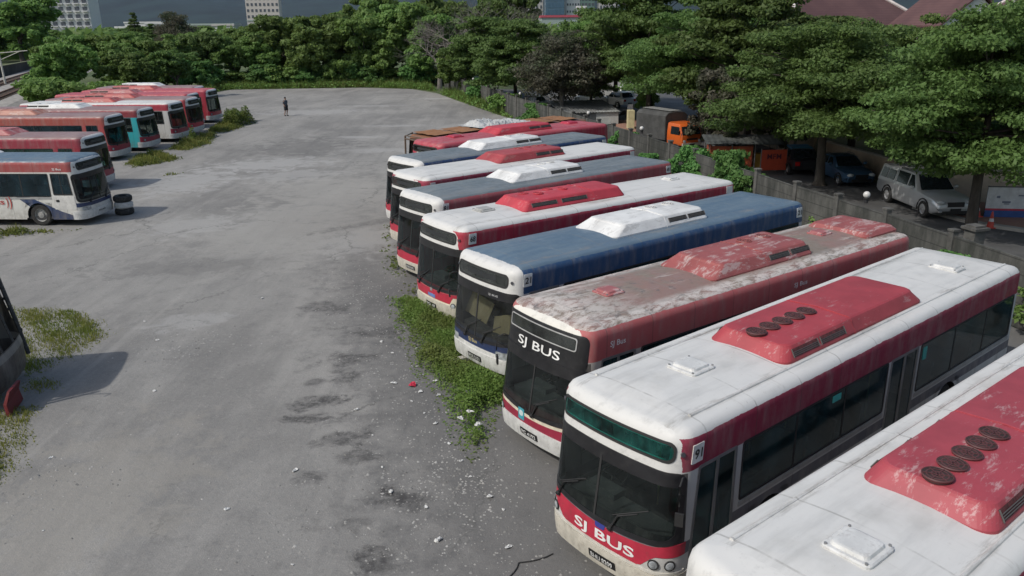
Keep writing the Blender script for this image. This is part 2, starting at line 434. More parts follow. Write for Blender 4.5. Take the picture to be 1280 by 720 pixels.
def warp_id(u, z): return u, z
def patch(mb, S, s0, s1, z0, z1, off=.006, r=0.0, nx=None, nz=None, mi=0, warp=warp_id, rim=True):
    w, h = s1 - s0, z1 - z0
    fr = min(abs(s0), abs(s1)) < 1.5
    nx = max(nx or 2, int(w / (.06 if fr else .3)), 2) if fr else (nx or max(2, int(w / .16))); nz = nz or max(2, int(h / .3))
    r = min(r, w / 2 - .001, h / 2 - .001)
    zs = [z0 + h * i / nz for i in range(nz + 1)]
    if r > 0:
        ex = [r * (1 - math.cos(a)) for a in (0, .5, 1.0)]
        zs = sorted(set([z0 + e for e in ex] + [z1 - e for e in ex] + [z for z in zs if z0 + r < z < z1 - r] + [z0, z1, z0 + r, z1 - r]))
    vs = []; k = len(zs); m = nx + 1
    for z in zs:
        ins = 0
        if r > 0:
            d = min(z - z0, z1 - z)
            if d < r: ins = r - math.sqrt(max(0, r * r - (r - d) ** 2))
        for i in range(m):
            u = s0 + ins + (w - 2 * ins) * i / nx
            vs.append(S.Q(*warp(u, z), off))
    fs = [(j * m + i, j * m + i + 1, (j + 1) * m + i + 1, (j + 1) * m + i) for j in range(k - 1) for i in range(m - 1)]
    base = mb.add(vs, fs, mi, True)
    if rim:
        loop = [(0, i) for i in range(m)] + [(j, m - 1) for j in range(1, k)] + [(k - 1, i) for i in range(m - 2, -1, -1)] + [(j, 0) for j in range(k - 2, 0, -1)]
        rv = []
        for j, i in loop:
            z = zs[j]; ins = 0
            if r > 0:
                d = min(z - z0, z1 - z)
                if d < r: ins = r - math.sqrt(max(0, r * r - (r - d) ** 2))
            u = s0 + ins + (w - 2 * ins) * i / nx
            rv.append(S.Q(*warp(u, z), -.004)); rv.append(vs[j * m + i])
        n = len(loop)
        mb.add(rv, [(2 * q, 2 * ((q + 1) % n), 2 * ((q + 1) % n) + 1, 2 * q + 1) for q in range(n)], mi)
def rr_pts(s0, s1, z0, z1, r, step=.06, k=5):
    pts = []
    def line(a, b):
        n = max(1, int(max(abs(b[0] - a[0]), abs(b[1] - a[1])) / step))
        for i in range(n): pts.append((a[0] + (b[0] - a[0]) * i / n, a[1] + (b[1] - a[1]) * i / n))
    def arc(cx, cz, a0):
        for i in range(k): a = a0 + math.pi / 2 * i / k; pts.append((cx + r * math.cos(a), cz + r * math.sin(a)))
    line((s0 + r, z0), (s1 - r, z0)); arc(s1 - r, z0 + r, -math.pi / 2)
    line((s1, z0 + r), (s1, z1 - r)); arc(s1 - r, z1 - r, 0)
    line((s1 - r, z1), (s0 + r, z1)); arc(s0 + r, z1 - r, math.pi / 2)
    line((s0, z1 - r), (s0, z0 + r)); arc(s0 + r, z0 + r, math.pi)
    return pts
def ring(mb, S, s0, s1, z0, z1, wd, off=.008, r=.1, mi=0, warp=warp_id, inset=.004):
    """rubber or metal frame round an opening"""
    P = rr_pts(s0, s1, z0, z1, r)
    cx, cz = (s0 + s1) / 2, (z0 + z1) / 2; w, h = s1 - s0, z1 - z0
    fx, fz = (w - 2 * wd) / w, (h - 2 * wd) / h
    n = len(P); vs = []
    for u, z in P:
        ui, zi = cx + (u - cx) * fx, cz + (z - cz) * fz
        vs += [S.Q(*warp(u, z), -inset), S.Q(*warp(u, z), off), S.Q(*warp(ui, zi), off), S.Q(*warp(ui, zi), -inset - .02)]
    fs = []
    for i in range(n):
        j = (i + 1) % n
        for k in range(3): fs.append((4 * i + k, 4 * j + k, 4 * j + k + 1, 4 * i + k + 1))
    mb.add(vs, fs, mi, True)

def shell(S, holes, arches, name, mats, parent):
    br = []
    for h in holes: br += [h[0], h[1]]
    ax = []
    for x in arches:
        for sg in (1, -1):
            a, b = sorted((sg * S.sx(x - .62), sg * S.sx(x + .62))); ax.append((a, b, sg, x)); br += [a, b]
    def breaks(lo, hi, step, extra):
        v = sorted(set([round(q, 4) for q in extra if lo < q < hi] + [round(lo, 4), round(hi, 4)]))
        out = [v[0]]
        for a, b in zip(v, v[1:]):
            n = max(1, math.ceil((b - a) / step - 1e-6))
            out += [a + (b - a) * i / n for i in range(1, n + 1)]
        return out
    def fine(lo, hi): return [lo + (hi - lo) * i / 6 for i in range(7)]
    half = [0.0] + fine(S.a, S.b) + fine(S.c, S.d)
    extra = br + [q for q in half] + [-q for q in half] + [x for x in np.linspace(-S.a, S.a, 9)] + [sg * (S.b + k) for k in (.2, .45, .75, 1.1, 1.5) for sg in (1, -1)]
    ss = breaks(-S.e, S.e, .9, extra)
    zb = [S.z0, .5, .95, 1.05, S.H - S.zr] + [S.H - S.zr + S.zr * math.sin(t) for t in (.4, .8, 1.1, 1.35)] + [S.H]
    for h in holes: zb += [h[2], h[3]]
    zs = breaks(S.z0, S.H, .45, zb) + [S.H + q for q in (.12, .3, .55, .8, 1.0)]
    mb = MB(); m = len(ss)
    vs = [S.P(u, z) for z in zs for u in ss]; fs = []
    for j in range(len(zs) - 1):
        zc = (zs[j] + zs[j + 1]) / 2
        for i in range(m - 1):
            uc = (ss[i] + ss[i + 1]) / 2
            if any(h[0] < uc < h[1] and h[2] < zc < h[3] for h in holes): continue
            if zc < 1.05 and any(a < uc < b for a, b, _, _ in ax): continue
            fs.append((j * m + i, j * m + i + 1, (j + 1) * m + i + 1, (j + 1) * m + i))
    mb.add(vs, fs, 0, True)
    for a, b, sg, x in ax:      # wheel arch with a round cut and a dark well
        yy = -sg * W / 2; n = 14; r = .55; zc = .48
        vs = []; 
        for i in range(n + 1):
            t = math.pi * i / n * 1.12 - .19
            cx, cz = x - r * math.cos(t), max(S.z0, zc + r * math.sin(t))
            tx, tz = -math.cos(t), math.sin(t)
            k = min(.62 / max(abs(tx), 1e-6), (.57) / max(tz, 1e-6) if tz > 0 else 9)
            ox, oz = x + tx * k, max(S.z0, zc + tz * k)
            ox = max(x - .62, min(x + .62, ox)); oz = min(1.05, oz)
            vs += [(cx, yy, cz), (ox, yy, oz), (cx, yy + sg * .42, cz)]
        fo = []; fi = []
        for i in range(n):
            fo.append((3 * i, 3 * i + 3, 3 * i + 4, 3 * i + 1)); fi.append((3 * i, 3 * i + 3, 3 * i + 5, 3 * i + 2))
        mb.add(vs, fo, 0); mb.add(vs, fi, 1)
        for cxn in (-1, 1):     # corner fillers
            mb.add([(x + cxn * .62, yy, 1.05), (x + cxn * .30, yy, 1.05), (x + cxn * .62, yy, .80)], [(0, 1, 2)], 0)
        mb.box((x, yy + sg * .46, .7), (1.3, .06, .8), 1)
    o = mb.build(name, mats, parent)
    return o

def wheel_mesh(r=.48, w=.27):
    t = MB()
    t.lathe([(r * .60, -w / 2), (r * .90, -w / 2), (r, -w / 2 + .04), (r, w / 2 - .04), (r * .90, w / 2), (r * .60, w / 2)], 28, 0, axis='Y')
    rm = MB()
    rm.lathe([(r * .60, w / 2 - .02), (r * .56, w / 2 - .03), (r * .50, w / 2 - .10), (r * .30, w / 2 - .09), (r * .27, w / 2 - .02), (.0, w / 2)], 24, 0, axis='Y')
    rm.lathe([(r * .60, -w / 2 + .02), (r * .56, -w / 2 + .03), (r * .50, -w / 2 + .10), (r * .30, -w / 2 + .09), (r * .27, -w / 2 + .02), (.0, -w / 2)], 24, 0, axis='Y')
    for k in range(8):
        a = k * math.pi / 4
        for sg in (-1, 1): rm.cyl((r * .4 * math.cos(a), sg * (w / 2 - .09), r * .4 * math.sin(a)), (0, 1, 0), .02, .05, 6)
    return t, rm

# roof unit: tapered housing with domed top, lofted rings
def pod_mesh(L, Wd, h, front, side, rear, r=.18):
    def rrect(x0, x1, hw, z, rad):
        pts = []
        for cx, cy, a0 in ((x1 - rad, hw - rad, 0), (x0 + rad, hw - rad, 90), (x0 + rad, -hw + rad, 180), (x1 - rad, -hw + rad, 270)):
            for k in range(8):
                a = R(a0 + 90 / 7 * k); pts.append((cx + rad * math.cos(a), cy + rad * math.sin(a), z))
        return pts
    secs = [rrect(0, L, Wd / 2, -.06, r), rrect(0, L, Wd / 2, .03, r)]
    secs += [rrect(front * .80, L - rear * .80, Wd / 2 - side * .75, h * .80, r), rrect(front * .88, L - rear * .88, Wd / 2 - side * .92, h * .93, r * .95),
             rrect(front * 1.02, L - rear * 1.02, Wd / 2 - side * 1.25, h, r * .8), rrect(front * 1.02 + .45, L - rear * 1.02 - .45, .06, h + .03, .05)]
    mb = MB(); mb.loft(secs, 0, False)
    return mb

M('black_trim', (.014, .014, .016), .35, var=.3, dirt=(.09, .085, .08), dirt_amt=.2)
M('underbody_black', (.02, .02, .02), .8)
M('rim_grey', (.34, .34, .33), .5, .2, dirt=(.10, .07, .05), dirt_amt=.6)
M('tyre_rubber', (.022, .021, .02), .85, dirt=(.12, .11, .095), dirt_amt=.5)
M('window_rubber', (.02, .02, .02), .7)
def make_bus(sp):
    """sp: dict describing one bus. Local x runs from the front (0) to the rear, +y is its right side."""
    L = sp.get('L', 12.0); H = sp.get('H', 3.0); near = sp.get('near', -1)   # near = y side nearest the camera
    S = Surf(L, H, zr=sp.get('zr', .2), lean=sp.get('lean', .25), bulge=sp.get('bulge', .14))
    root = empty('bus', (*sp['loc'], 0), R(sp['rz']), sp['label'], 'bus', sp.get('group'))
    nm = sp['id']
    det = sp.get('detail', 1)
    zt = sp.get('wtop', 2.32); zb = sp.get('wbot', 1.3)
    sx = S.sx
    doors = sp.get('doors', [(.5, 1.6), (6.4, 7.5)])      # on the left side (-y, s>0)
    wins = sp.get('wins', [(1.75, 6.3), (7.6, 11.6)])
    winsR = sp.get('winsR', [(1.9, 11.5)])
    ws0, ws1 = sp.get('wsz', (1.08, 2.26)); wsw = 1.22
    holes = [(-wsw, wsw, ws0 + .1, ws1 - .06)]
    for a, b in doors: holes.append((sx(a) + .04, sx(b) - .04, .42, zt - .04))
    for a, b in wins: holes.append((sx(a) + .05, sx(b) - .05, zb + .04, zt - .04))
    for a, b in winsR: holes.append((-sx(b) + .05, -sx(a) - .05, zb + .04, zt - .04))
    da, db = sp.get('drv', (.72, 1.62)); holes.append((-sx(db) + .05, -sx(da) - .05, 1.42, zt - .06))
    sz0, sz1 = sp.get('signz', (2.43, 2.72)); sw = sp.get('signw', 1.0)
    holes.append((-.9, .9, 2.54, 2.68) if sp.get('sign_black') else (-sw + .09, sw - .09, sz0 + .04, sz1 - .04))
    body = shell(S, holes, sp.get('axles', (2.65, 8.9)), 'body', [sp['paint'], M('underbody_black', (.02, .02, .02), .8), ], root)
    blackp = M('black_trim', (.014, .014, .016), .35, var=.3, dirt=(.12, .11, .10), dirt_amt=.25)
    rub = M('window_rubber', (.02, .02, .02), .7)
    gl = sp['glass']; gls = sp.get('glass_side', gl)
    # windshield with surround
    sag = sp.get('sag', .10)
    def wp(u, z):
        k = max(0, 1 - (u / 1.3) ** 2); t = max(0, min(1, (2.3 - z) / 1.2))
        return u, z - sag * k * t
    mb = MB(); bz = sp.get('blackz', (ws0 - .04, ws1 + .08))
    ring(mb, S, -1.34, 1.34, ws0 - .04, ws1 + .05, .08, .016, .16, 0, wp)
    mb.build('windshield_frame', blackp, root)
    if sp.get('black_head', True):
        mb = MB(); patch(mb, S, -1.27, 1.27, ws1 - .16, ws1 + .02, .010, .02, warp=wp); mb.build('windshield_header', blackp, root)
    mb = MB(); patch(mb, S, -1.29, 1.29, ws0, ws1, .008, .12, 18, 8, warp=wp); mb.build('windshield', gl, root)
    mb = MB()
    cdiv = sp.get('divider', 0.0)
    if cdiv is not None:
        patch(mb, S, cdiv - .02, cdiv + .02, ws0, ws1 - .1, .016, 0, 2, 4, warp=wp); mb.build('windshield_divider', rub, root)
    # destination sign window
    if sp.get('sign_black'):
        mb = MB(); patch(mb, S, -1.24, 1.24, ws1 + .01, 2.80, .006, .14, 18, 4); mb.build('sign_panel', blackp, root)
        mb = MB(); patch(mb, S, -.98, .98, 2.50, 2.72, .012, .04, 14, 2); mb.build('destination_window', sp.get('sign_glass', gl), root)
        mb = MB(); ring(mb, S, -1.0, 1.0, 2.48, 2.74, .02, .016, .05); mb.build('destination_window_frame', M('worn_aluminium', (.45, .45, .44), .5, .3), root)
    else:
        mb = MB(); ring(mb, S, -sw, sw, sz0 - .02, sz1 + .02, .04, .012, .12); mb.build('destination_window_frame', rub, root)
        mb = MB(); patch(mb, S, -sw + .025, sw - .025, sz0, sz1, .007, .10, 14, 3); mb.build('destination_window', sp.get('sign_glass', gl), root)
        if sp.get('sign_board', True):
            mb = MB(); patch(mb, S, -sw * .55, sw * .6, sz0 + .09, sz1 - .08, .011, .02, 10, 2); mb.build('route_roller', M('roller_black', (.02, .022, .024), .5), root)
        for k in (-1, 1):
            mb = MB(); c = S.Q(k * (sw + .09), (sz0 + sz1) / 2, .012); d = (S.Q(k * (sw + .09), (sz0 + sz1) / 2, .05) - c)
            mb.cyl(c, d, .035, .03, 12); mb.build('marker_lamp', M('lamp_dark', (.06, .06, .07), .3), root)
    # doors (left side)
    frame = M('door_frame_grey', (.20, .20, .20), .5, .3)
    for (a, b) in doors:
        mb = MB(); ring(mb, S, sx(a), sx(b), .38, zt, .05, .010, .04)
        mid = (sx(a) + sx(b)) / 2
        patch(mb, S, mid - .035, mid + .035, .40, zt - .03, .012, 0, 2, 3)
        d = mb.build('door', frame, root)
        for q0, q1 in ((sx(a) + .05, mid - .035), (mid + .035, sx(b) - .05)):
            mb = MB(); patch(mb, S, q0, q1, .43, zt - .05, -.01, .02, 2, 3, rim=False); g = mb.build('door_glass', gls, d)
    # side windows
    def wband(u0, u1, n):
        mb = MB(); ring(mb, S, u0, u1, zb, zt, .035, .010, .06)
        step = (u1 - u0) / n
        for k in range(1, n): patch(mb, S, u0 + k * step - .022, u0 + k * step + .022, zb + .03, zt - .03, .008, 0, 2, 2)
        fr = mb.build('window_frame', rub, root)
        for k in range(n):
            mb = MB(); patch(mb, S, u0 + k * step + .015, u0 + (k + 1) * step - .015, zb + .03, zt - .03, .002, .03, 3, 2, rim=False)
            mb.build('window', gls, root)
        mb = MB(); patch(mb, S, u0, u1, zb - .10, zb - .02, .012, 0, max(2, int((u1 - u0) / 1.2)), 1); mb.build('side_rail', M('side_rail_grey', (.36, .36, .35), .5, .2, dirt=(.1, .1, .1)), root)
    for a, b in wins: wband(sx(a), sx(b), max(1, round((b - a) / 1.45)))
    for a, b in winsR: wband(-sx(b), -sx(a), max(1, round((b - a) / 1.5)))
    mb = MB(); ring(mb, S, -sx(db), -sx(da), 1.38, zt, .05, .012, .05)
    patch(mb, S, -sx((da + db) / 2 + .02), -sx((da + db) / 2 - .02), 1.42, zt - .05, .010, 0, 1, 2); mb.build('driver_window_frame', rub, root)
    mb = MB(); patch(mb, S, -sx(db - .02), -sx(da + .02), 1.41, zt - .03, .003, .03, 3, 2, rim=False); mb.build('driver_window', gls, root)
    # bumper and lower front panels
    for spec in sp.get('panels', []):
        mb = MB(); patch(mb, S, *spec['r'], spec.get('off', .006), spec.get('rad', .02), warp=spec.get('warp', warp_id), nx=spec.get('nx'), nz=spec.get('nz'))
        o = mb.build(spec['name'], spec['mat'], root)
        if spec.get('label'): o['label'] = spec['label']
    # bumper: proud lower band with a lip
    mb = MB(); patch(mb, S, -1.62, 1.62, .30, .66, .03, .03, 22, 3); bo = mb.build('bumper', sp['bumper'], root)
    # headlights
    for k in (-1, 1):
        if sp.get('lamps') == 'rect':
            mb = MB(); patch(mb, S, *( (.78, 1.2) if k > 0 else (-1.2, -.78)), .68, .86, .012, .04, 4, 2); mb.build('headlight', M('headlight_lens', (.30, .32, .33), .15, var=.4, scale=9), root)
        else:
            for q in ((1.02, 1.24) if det else (1.1,)):
                zc = sp.get('lampz', .80)
                c = S.Q(k * q, zc, .01); n = (S.Q(k * q, zc, .05) - c).normalized()
                mb = MB(); mb.cyl(c, n, .085, .02, 16); hl = mb.build('headlight', M('headlight_bezel', (.03, .03, .03), .5), root)
                mb = MB(); mb.tube([c + n * .01, c + n * .018, c + n * .028], [.066, .06, .02], 14); mb.build('lens', M('headlight_lens', (.30, .32, .33), .15, var=.4, scale=9), hl)
    # wipers
    for k in sp.get('wipers', (-.75, .42)):
        p0 = S.Q(k, ws0 - .06 - sag * .6, .03); p1 = S.Q(k + .12, ws0 + .13, .045); p2 = S.Q(k + .45, ws0 + .30, .03)
        q0 = S.Q(k + .02, ws0 + .10, .03); q1 = S.Q(k + .62, ws0 + .42, .03)
        mb = MB(); mb.tube([p0, p1, p2], [.022, .014, .010], 6); mb.tube([q0, q1], .011, 5); mb.cyl(p0, (1, 0, .4), .04, .06, 8); mb.build('wiper', rub, root)
    # mirrors
    for k in sp.get('mirrors', (1,)):
        a = S.Q(k * 1.30, ws1 - .02, .0); b = a + Vector((-.26, -k * .12, .02)); c = b + Vector((-.02, -k * .02, -.30)); d = c + Vector((.02, k * .0, -.22))
        mb = MB(); mb.tube([a, (a + b) / 2 + Vector((0, 0, .06)), b, c], .014, 6); mb.tube([S.Q(k * 1.30, ws1 - .30, 0), b + Vector((0, 0, -.12))], .011, 6)
        mo = mb.build('mirror_arm', rub, root)
        mb = MB(); mb.box(d, (.04, .12, .20), 0, rz=k * .5); mb.build('mirror', rub, mo)
    # licence plate
    if sp.get('plate'):
        pz = .48; pu = sp.get('plate_u', 0); mb = MB(); patch(mb, S, pu - .27, pu + .27, pz - .065, pz + .065, .040, .01, 4, 1); pl = mb.build('licence_plate', M('plate_black', (.012, .012, .012), .4), root)
        mb = MB(); text_flat(sp['plate'], lambda u, v: S.Q(pu + u, pz + v, .046), .44, .075, mb); mb.build('lettering', M('letter_white', (.72, .72, .70), .5), pl)
    # lettering
    for t in sp.get('texts', []):
        u0, z0 = t['at']; sl = t.get('slope', 0)
        mb = MB(); text_flat(t['s'], lambda u, v: S.Q(u0 + u, z0 + v + sl * u, t.get('off', .022)), t['w'], t['h'], mb, bold=t.get('bold', .012))
        mb.build('lettering', t['mat'], root)
    # fleet number squares
    for t in sp.get('numbers', []):
        u0, z0 = t['at']; w = t.get('w', .30)
        mb = MB(); patch(mb, S, u0 - w / 2, u0 + w / 2, z0 - w / 2, z0 + w / 2, .012, .01, 3, 3); o = mb.build('number_sticker', M('sticker_white', (.66, .66, .63), .6, dirt=(.3, .28, .25)), root)
        if t.get('s'):
            mb = MB(); text_flat(t['s'], lambda u, v: S.Q(u0 + u, z0 + v, .020), w * .72, w * .52, mb, bold=.02); mb.build('lettering', M('letter_black', (.03, .03, .03), .5), o)
    # roof furniture
    zr = H + .06
    for pd in sp.get('pods', []):
        pm = pod_mesh(pd['L'], pd['W'], pd['h'], pd.get('front', .3), pd.get('side', .12), pd.get('rear', .2), pd.get('r', .16))
        po = pm.build(pd.get('name', 'roof_unit'), pd['mat'], root, (pd['x'], pd.get('y', 0), zr - .02))
        
        def ztop(y): return pd['h'] + .032 * max(0, 1 - abs(y) / (pd['W'] / 2 - pd.get('side', .12) * 1.25)) + .003
        for fx, fy, fr in pd.get('fans', []):
            mb = MB(); ty = -1 if fy > 0 else 1
            z = ztop(fy) + .006
            mb.tube([(fx, fy, z - .03), (fx, fy, z + .012)], [fr, fr], 22); f = mb.build('fan', M('fan_void', (.035, .02, .018), .9, var=.4), po)
            mb = MB(); mb.lathe([(fr * 1.0, z - .02), (fr * 1.09, z + .01), (fr * 1.02, z + .022), (fr * .97, z + .012)], 22, 0, (fx, fy, 0))
            for q in (.35, .68): mb.lathe([(fr * q, z + .014), (fr * q + .012, z + .018), (fr * q + .02, z + .014)], 18, 0, (fx, fy, 0))
            for q in range(3):
                a = q * math.pi / 3; mb.box((fx, fy, z + .016), (fr * 1.95, .014, .008), 0, rz=a)
            mb.build('fan_guard', pd.get('guard', pd['mat']), f)
        sd = pd.get('side', .12)
        for gx0, gx1, sides in pd.get('grills', []):
            for sgn in sides:
                def gp(x, t, off):      # t 0..1 up the side
                    y = pd['W'] / 2 - sd * .75 * t; z = .03 + (pd['h'] * .78 - .03) * t
                    nv = Vector((0, pd['h'] * .75, sd * .75)).normalized()
                    return Vector((x, sgn * (y + nv.y * off), z + nv.z * off))
                mb = MB()
                t0, t1 = pd.get('gt', (.18, .92))
                c = [gp(gx0, t0, .006), gp(gx1, t0, .006), gp(gx1, t1, .006), gp(gx0, t1, .006)]
                mb.add(c + [gp(gx0, t0, -.03), gp(gx1, t0, -.03), gp(gx1, t1, -.03), gp(gx0, t1, -.03)], [(0, 1, 2, 3), (0, 1, 5, 4), (1, 2, 6, 5), (2, 3, 7, 6), (3, 0, 4, 7)], 0)
                g = mb.build('vent', pd.get('gmat', M('vent_dark', (.03, .028, .026), .8, var=.5, scale=14)), po)
                mb = MB()
                for q in range(1, 4):
                    t = t0 + (t1 - t0) * q / 5; mb.tube([gp(gx0, t, .012), gp(gx1, t, .012)], .007, 4)
                for x in (gx0, gx1): mb.tube([gp(x, t0, .010), gp(x, t1, .010)], .012, 4)
                mb.build('louvres', pd.get('lmat', M('louvre_dark', (.09, .085, .08), .7)), g)
        if pd.get('seam'):
            mb = MB(); x = pd['seam']; hw = pd['W'] / 2
            mb.tube([(x, -hw - .004, .0), (x, -hw + sd * .75 - .004, pd['h'] * .78), (x, -hw + sd * 1.25, pd['h'] + .004), (x, 0, pd['h'] + .042), (x, hw - sd * 1.25, pd['h'] + .004), (x, hw - sd * .75 + .004, pd['h'] * .78), (x, hw + .004, 0)], .012, 5)
            mb.build('cover_joint', pd['mat'], po)
    for hx, hy, hl, hw, hm in sp.get('hatches', []):
        mb = MB()
        def rq(s, z, r=.07):
            pts = []
            for cx, cy, a0 in ((hl / 2 * s - r, hw / 2 * s - r, 0), (-hl / 2 * s + r, hw / 2 * s - r, 90), (-hl / 2 * s + r, -hw / 2 * s + r, 180), (hl / 2 * s - r, -hw / 2 * s + r, 270)):
                for k in range(4): a = R(a0 + 30 * k); pts.append((cx + r * math.cos(a), cy + r * math.sin(a), z))
            return pts
        mb.loft([rq(1.0, -.04), rq(1.0, .035), rq(.93, .05), rq(.78, .05), rq(.72, .085), rq(.62, .092)], 0, False)
        ho = mb.build('roof_hatch', hm, root, (hx, hy, H + .075 - .02 * abs(hy)))
        for qx in (-.36, .36):
            for qy in (-.3, .3):
                mb = MB(); mb.cyl((hl * qx * 1.2, hw * qy * 1.35, .055), (0, 0, 1), .018, .02, 8); mb.build('hatch_bolt', M('bolt_grey', (.2, .2, .2), .6), ho)
    # roof beads
    if sp.get('beads', False):
        for y in (-.93, .93):
            mb = MB(); n = 14; pts = []
            for i in range(n + 1):
                x = .85 + (L - 1.3) * i / n; pts.append((x, y, H + .09 * (1 - (abs(y) / 1.05) ** 2) - .006))
            mb.tube(pts, .032, 8); mb.build('roof_gutter', sp.get('beadmat', sp['paint']), root)
    # wheels
    for x in sp.get('axles', (2.65, 8.9)):
        for k in (-1, 1):
            t, rm = wheel_mesh()
            w = t.build('wheel', M('tyre_rubber', (.022, .021, .02), .85, dirt=(.12, .11, .095), dirt_amt=.5), root, (x, k * 1.07, .48))
            rm.build('rim', M('rim_grey', (.34, .34, .33), .5, .2, dirt=(.10, .07, .05), dirt_amt=.6), w)
    # interior
    mb = MB(); mb.box((L / 2 + .1, 0, .36), (L - .7, 2.36, .10)); mb.build('floor', M('bus_floor', (.05, .05, .052), .8, dirt=(.14, .12, .1)), root)
    if det:
        mb = MB(); mb.box((.62, 0, .98), (.42, 2.1, .16)); mb.box((.56, 0, .72), (.3, 2.1, .5)); mb.box((.75, .55, 1.1), (.28, .62, .12))
        mb.build('dashboard', M('dash_grey', (.10, .11, .11), .6, dirt=(.3, .28, .24)), root)
        mb = MB(); c = Vector((1.0, .62, 1.18)); pts = []
        for i in range(17):
            a = 2 * math.pi * i / 16; pts.append(c + Vector((.23 * math.cos(a) * .85, .23 * math.sin(a), .23 * math.cos(a) * .5)))
        mb.tube(pts, .016, 6, cap=False); mb.tube([c, c + Vector((-.2, 0, -.35))], .03, 6); mb.tube([pts[0], pts[8]], .012, 5); mb.tube([pts[4], pts[12]], .012, 5)
        mb.build('steering_wheel', rub, root)
        sm = MB(); sm.box((0, 0, .45), (.45, .95, .10)); sm.box((.24, 0, .82), (.09, .95, .75), ry=.15); sm.box((.05, 0, .2), (.08, .5, .4))
        proto = sm.mesh('seat', M('seat_fabric', (.045, .075, .085), .85, dirt=(.16, .14, .12), dirt_amt=.5))
        ds = MB(); ds.box((0, 0, .5), (.45, .48, .12)); ds.box((.24, 0, .9), (.10, .46, .8), ry=.12); ds.box((.26, 0, 1.35), (.08, .26, .16)); ds.cyl((0, 0, .25), (0, 0, 1), .10, .5, 10)
        ds.build('driver_seat', M('driver_seat_black', (.03, .03, .033), .8, dirt=(.2, .18, .15)), root, (1.45, .62, .40))
        for i in range(9):
            for y in (-.66, .66):
                if y < 0 and (i == 0 or 4 <= i <= 5): continue
                o = bpy.data.objects.new('seat', proto); COL.objects.link(o); o.parent = root; o.location = (2.6 + i * .95, y, .42)
        mb = MB(); 
        for x in (1.85, 4.5, 7.6):
            for y in (-.35, .35): mb.tube([(x, y, .42), (x, y, H - .08)], .018, 6)
        mb.tube([(1.6, -.35, 2.15), (L - .8, -.35, 2.15)], .016, 6); mb.tube([(1.6, .35, 2.15), (L - .8, .35, 2.15)], .016, 6)
        mb.build('handrail', M('rail_steel', (.35, .33, .12), .4, .2), root)
    return root, S
# ------------------------------------------------------------------ the buses
G_DARK = glass_mat('dark_glass', (.42, .47, .46), .90, coat=(.10, .125, .12))
G_TEAL = glass_mat('teal_glass', (.12, .50, .45), .7, coat=(.03, .20, .17), lo=.12)
G_SIDE = glass_mat('side_glass', (.16, .34, .36), .5, coat=(.045, .10, .11), lo=.35)
G_BLUE = glass_mat('blue_glass', (.12, .26, .32), .6, coat=(.035, .075, .095))
G_SIGN = glass_mat('sign_glass_grey', (.25, .28, .28), .55, coat=(.12, .13, .125))
P_RED = podpaint('pod_red', (.33, .042, .052), amt=.08)
P_REDW = podpaint('pod_red_worn', (.28, .075, .07), (.55, .50, .47), .25)
P_REDM = podpaint('pod_red_chalky', (.32, .048, .062), (.58, .50, .48), .16)
P_WHITE = podpaint('pod_white', (.64, .64, .62), (.32, .31, .29), .2)
LW = M('letter_white', (.72, .72, .70), .5); LR = M('letter_red', (.42, .06, .05), .5); LY = M('letter_gold', (.50, .42, .20), .5)
B_CREAM = M('bumper_cream', (.50, .47, .40), .5, dirt=(.17, .14, .10), dirt_amt=.6, scale=5)
B_WHITE = M('bumper_white', (.56, .56, .54), .45, dirt=(.2, .18, .15), dirt_amt=.5, scale=5)
def pm(name, c): return M(name, c, .42, dirt=(.10, .07, .06), dirt_amt=.35, scale=4)
PM_RED = pm('panel_red', (.40, .025, .05)); PM_NAVY = pm('panel_navy', NAVY); PM_WHITE = pm('panel_white', (.58, .58, .56)); PM_MAR = pm('panel_maroon', (.26, .02, .045))
PM_TEAL = M('sticker_teal', (.05, .30, .36), .5); PM_CRM = pm('panel_cream', (.60, .55, .43)); PM_BLUE = M('sticker_blue', (.03, .07, .25), .5)

def band(z0, z1, lo, hi):
    def w(u, z):
        t = (z - z0) / (z1 - z0); return u, lo(u) + (hi(u) - lo(u)) * t
    return w
def vee(base, rise, at=.80, wd=.22):
    return lambda u: base + rise * min(1, max(0, (abs(u) - at) / wd))
def sagf(top, sag): return lambda u: top - sag * max(0, 1 - (u / 1.3) ** 2)
def front_panel(mat, lo, hi, s=1.50, name='front_panel', off=.007): return dict(name=name, mat=mat, r=(-s, s, 0.0, 1.0), warp=band(0, 1, lo, hi), nx=40, nz=2, off=off, rad=0)
def num(s, x, z=2.62, w=.27, L=None): return dict(s=s, at=(x, z), w=w)
sx0 = Surf(12, 2.92, zr=.2).sx

def fan5(): return [(.32 + .39 * k, .0, .165) for k in range(5)]
def podA(x, y=-.1, L=4.95, mat=P_RED, **k):   # long smooth housing with five fans
    d = dict(x=x, y=y, L=L, W=1.55, h=.26, front=.20, side=.13, rear=.25, mat=mat, fans=fan5(), grills=[(.30, 1.08, (-1, 1)), (1.16, 1.95, (-1, 1))], seam=2.25, r=.22,
             gmat=M('vent_red_dark', (.10, .022, .022), .7, var=.5, scale=16), guard=M('guard_dark_red', (.09, .03, .03), .6)); d.update(k); return d
def podB(x, mat, y=0.0, L=3.7, **k):    # housing with sloped nose, two or four round fans
    d = dict(x=x, y=y, L=L, W=1.6, h=.29, front=.48, side=.17, rear=.12, mat=mat, fans=[(L - 1.35, .22, .17), (L - .62, .22, .17)], grills=[(L - 1.62, L - .90, (-1, 1)), (L - .82, L - .12, (-1, 1))], seam=L - 1.75, r=.14, gt=(.35, .9)); d.update(k); return d

H0 = 2.92
buses = []
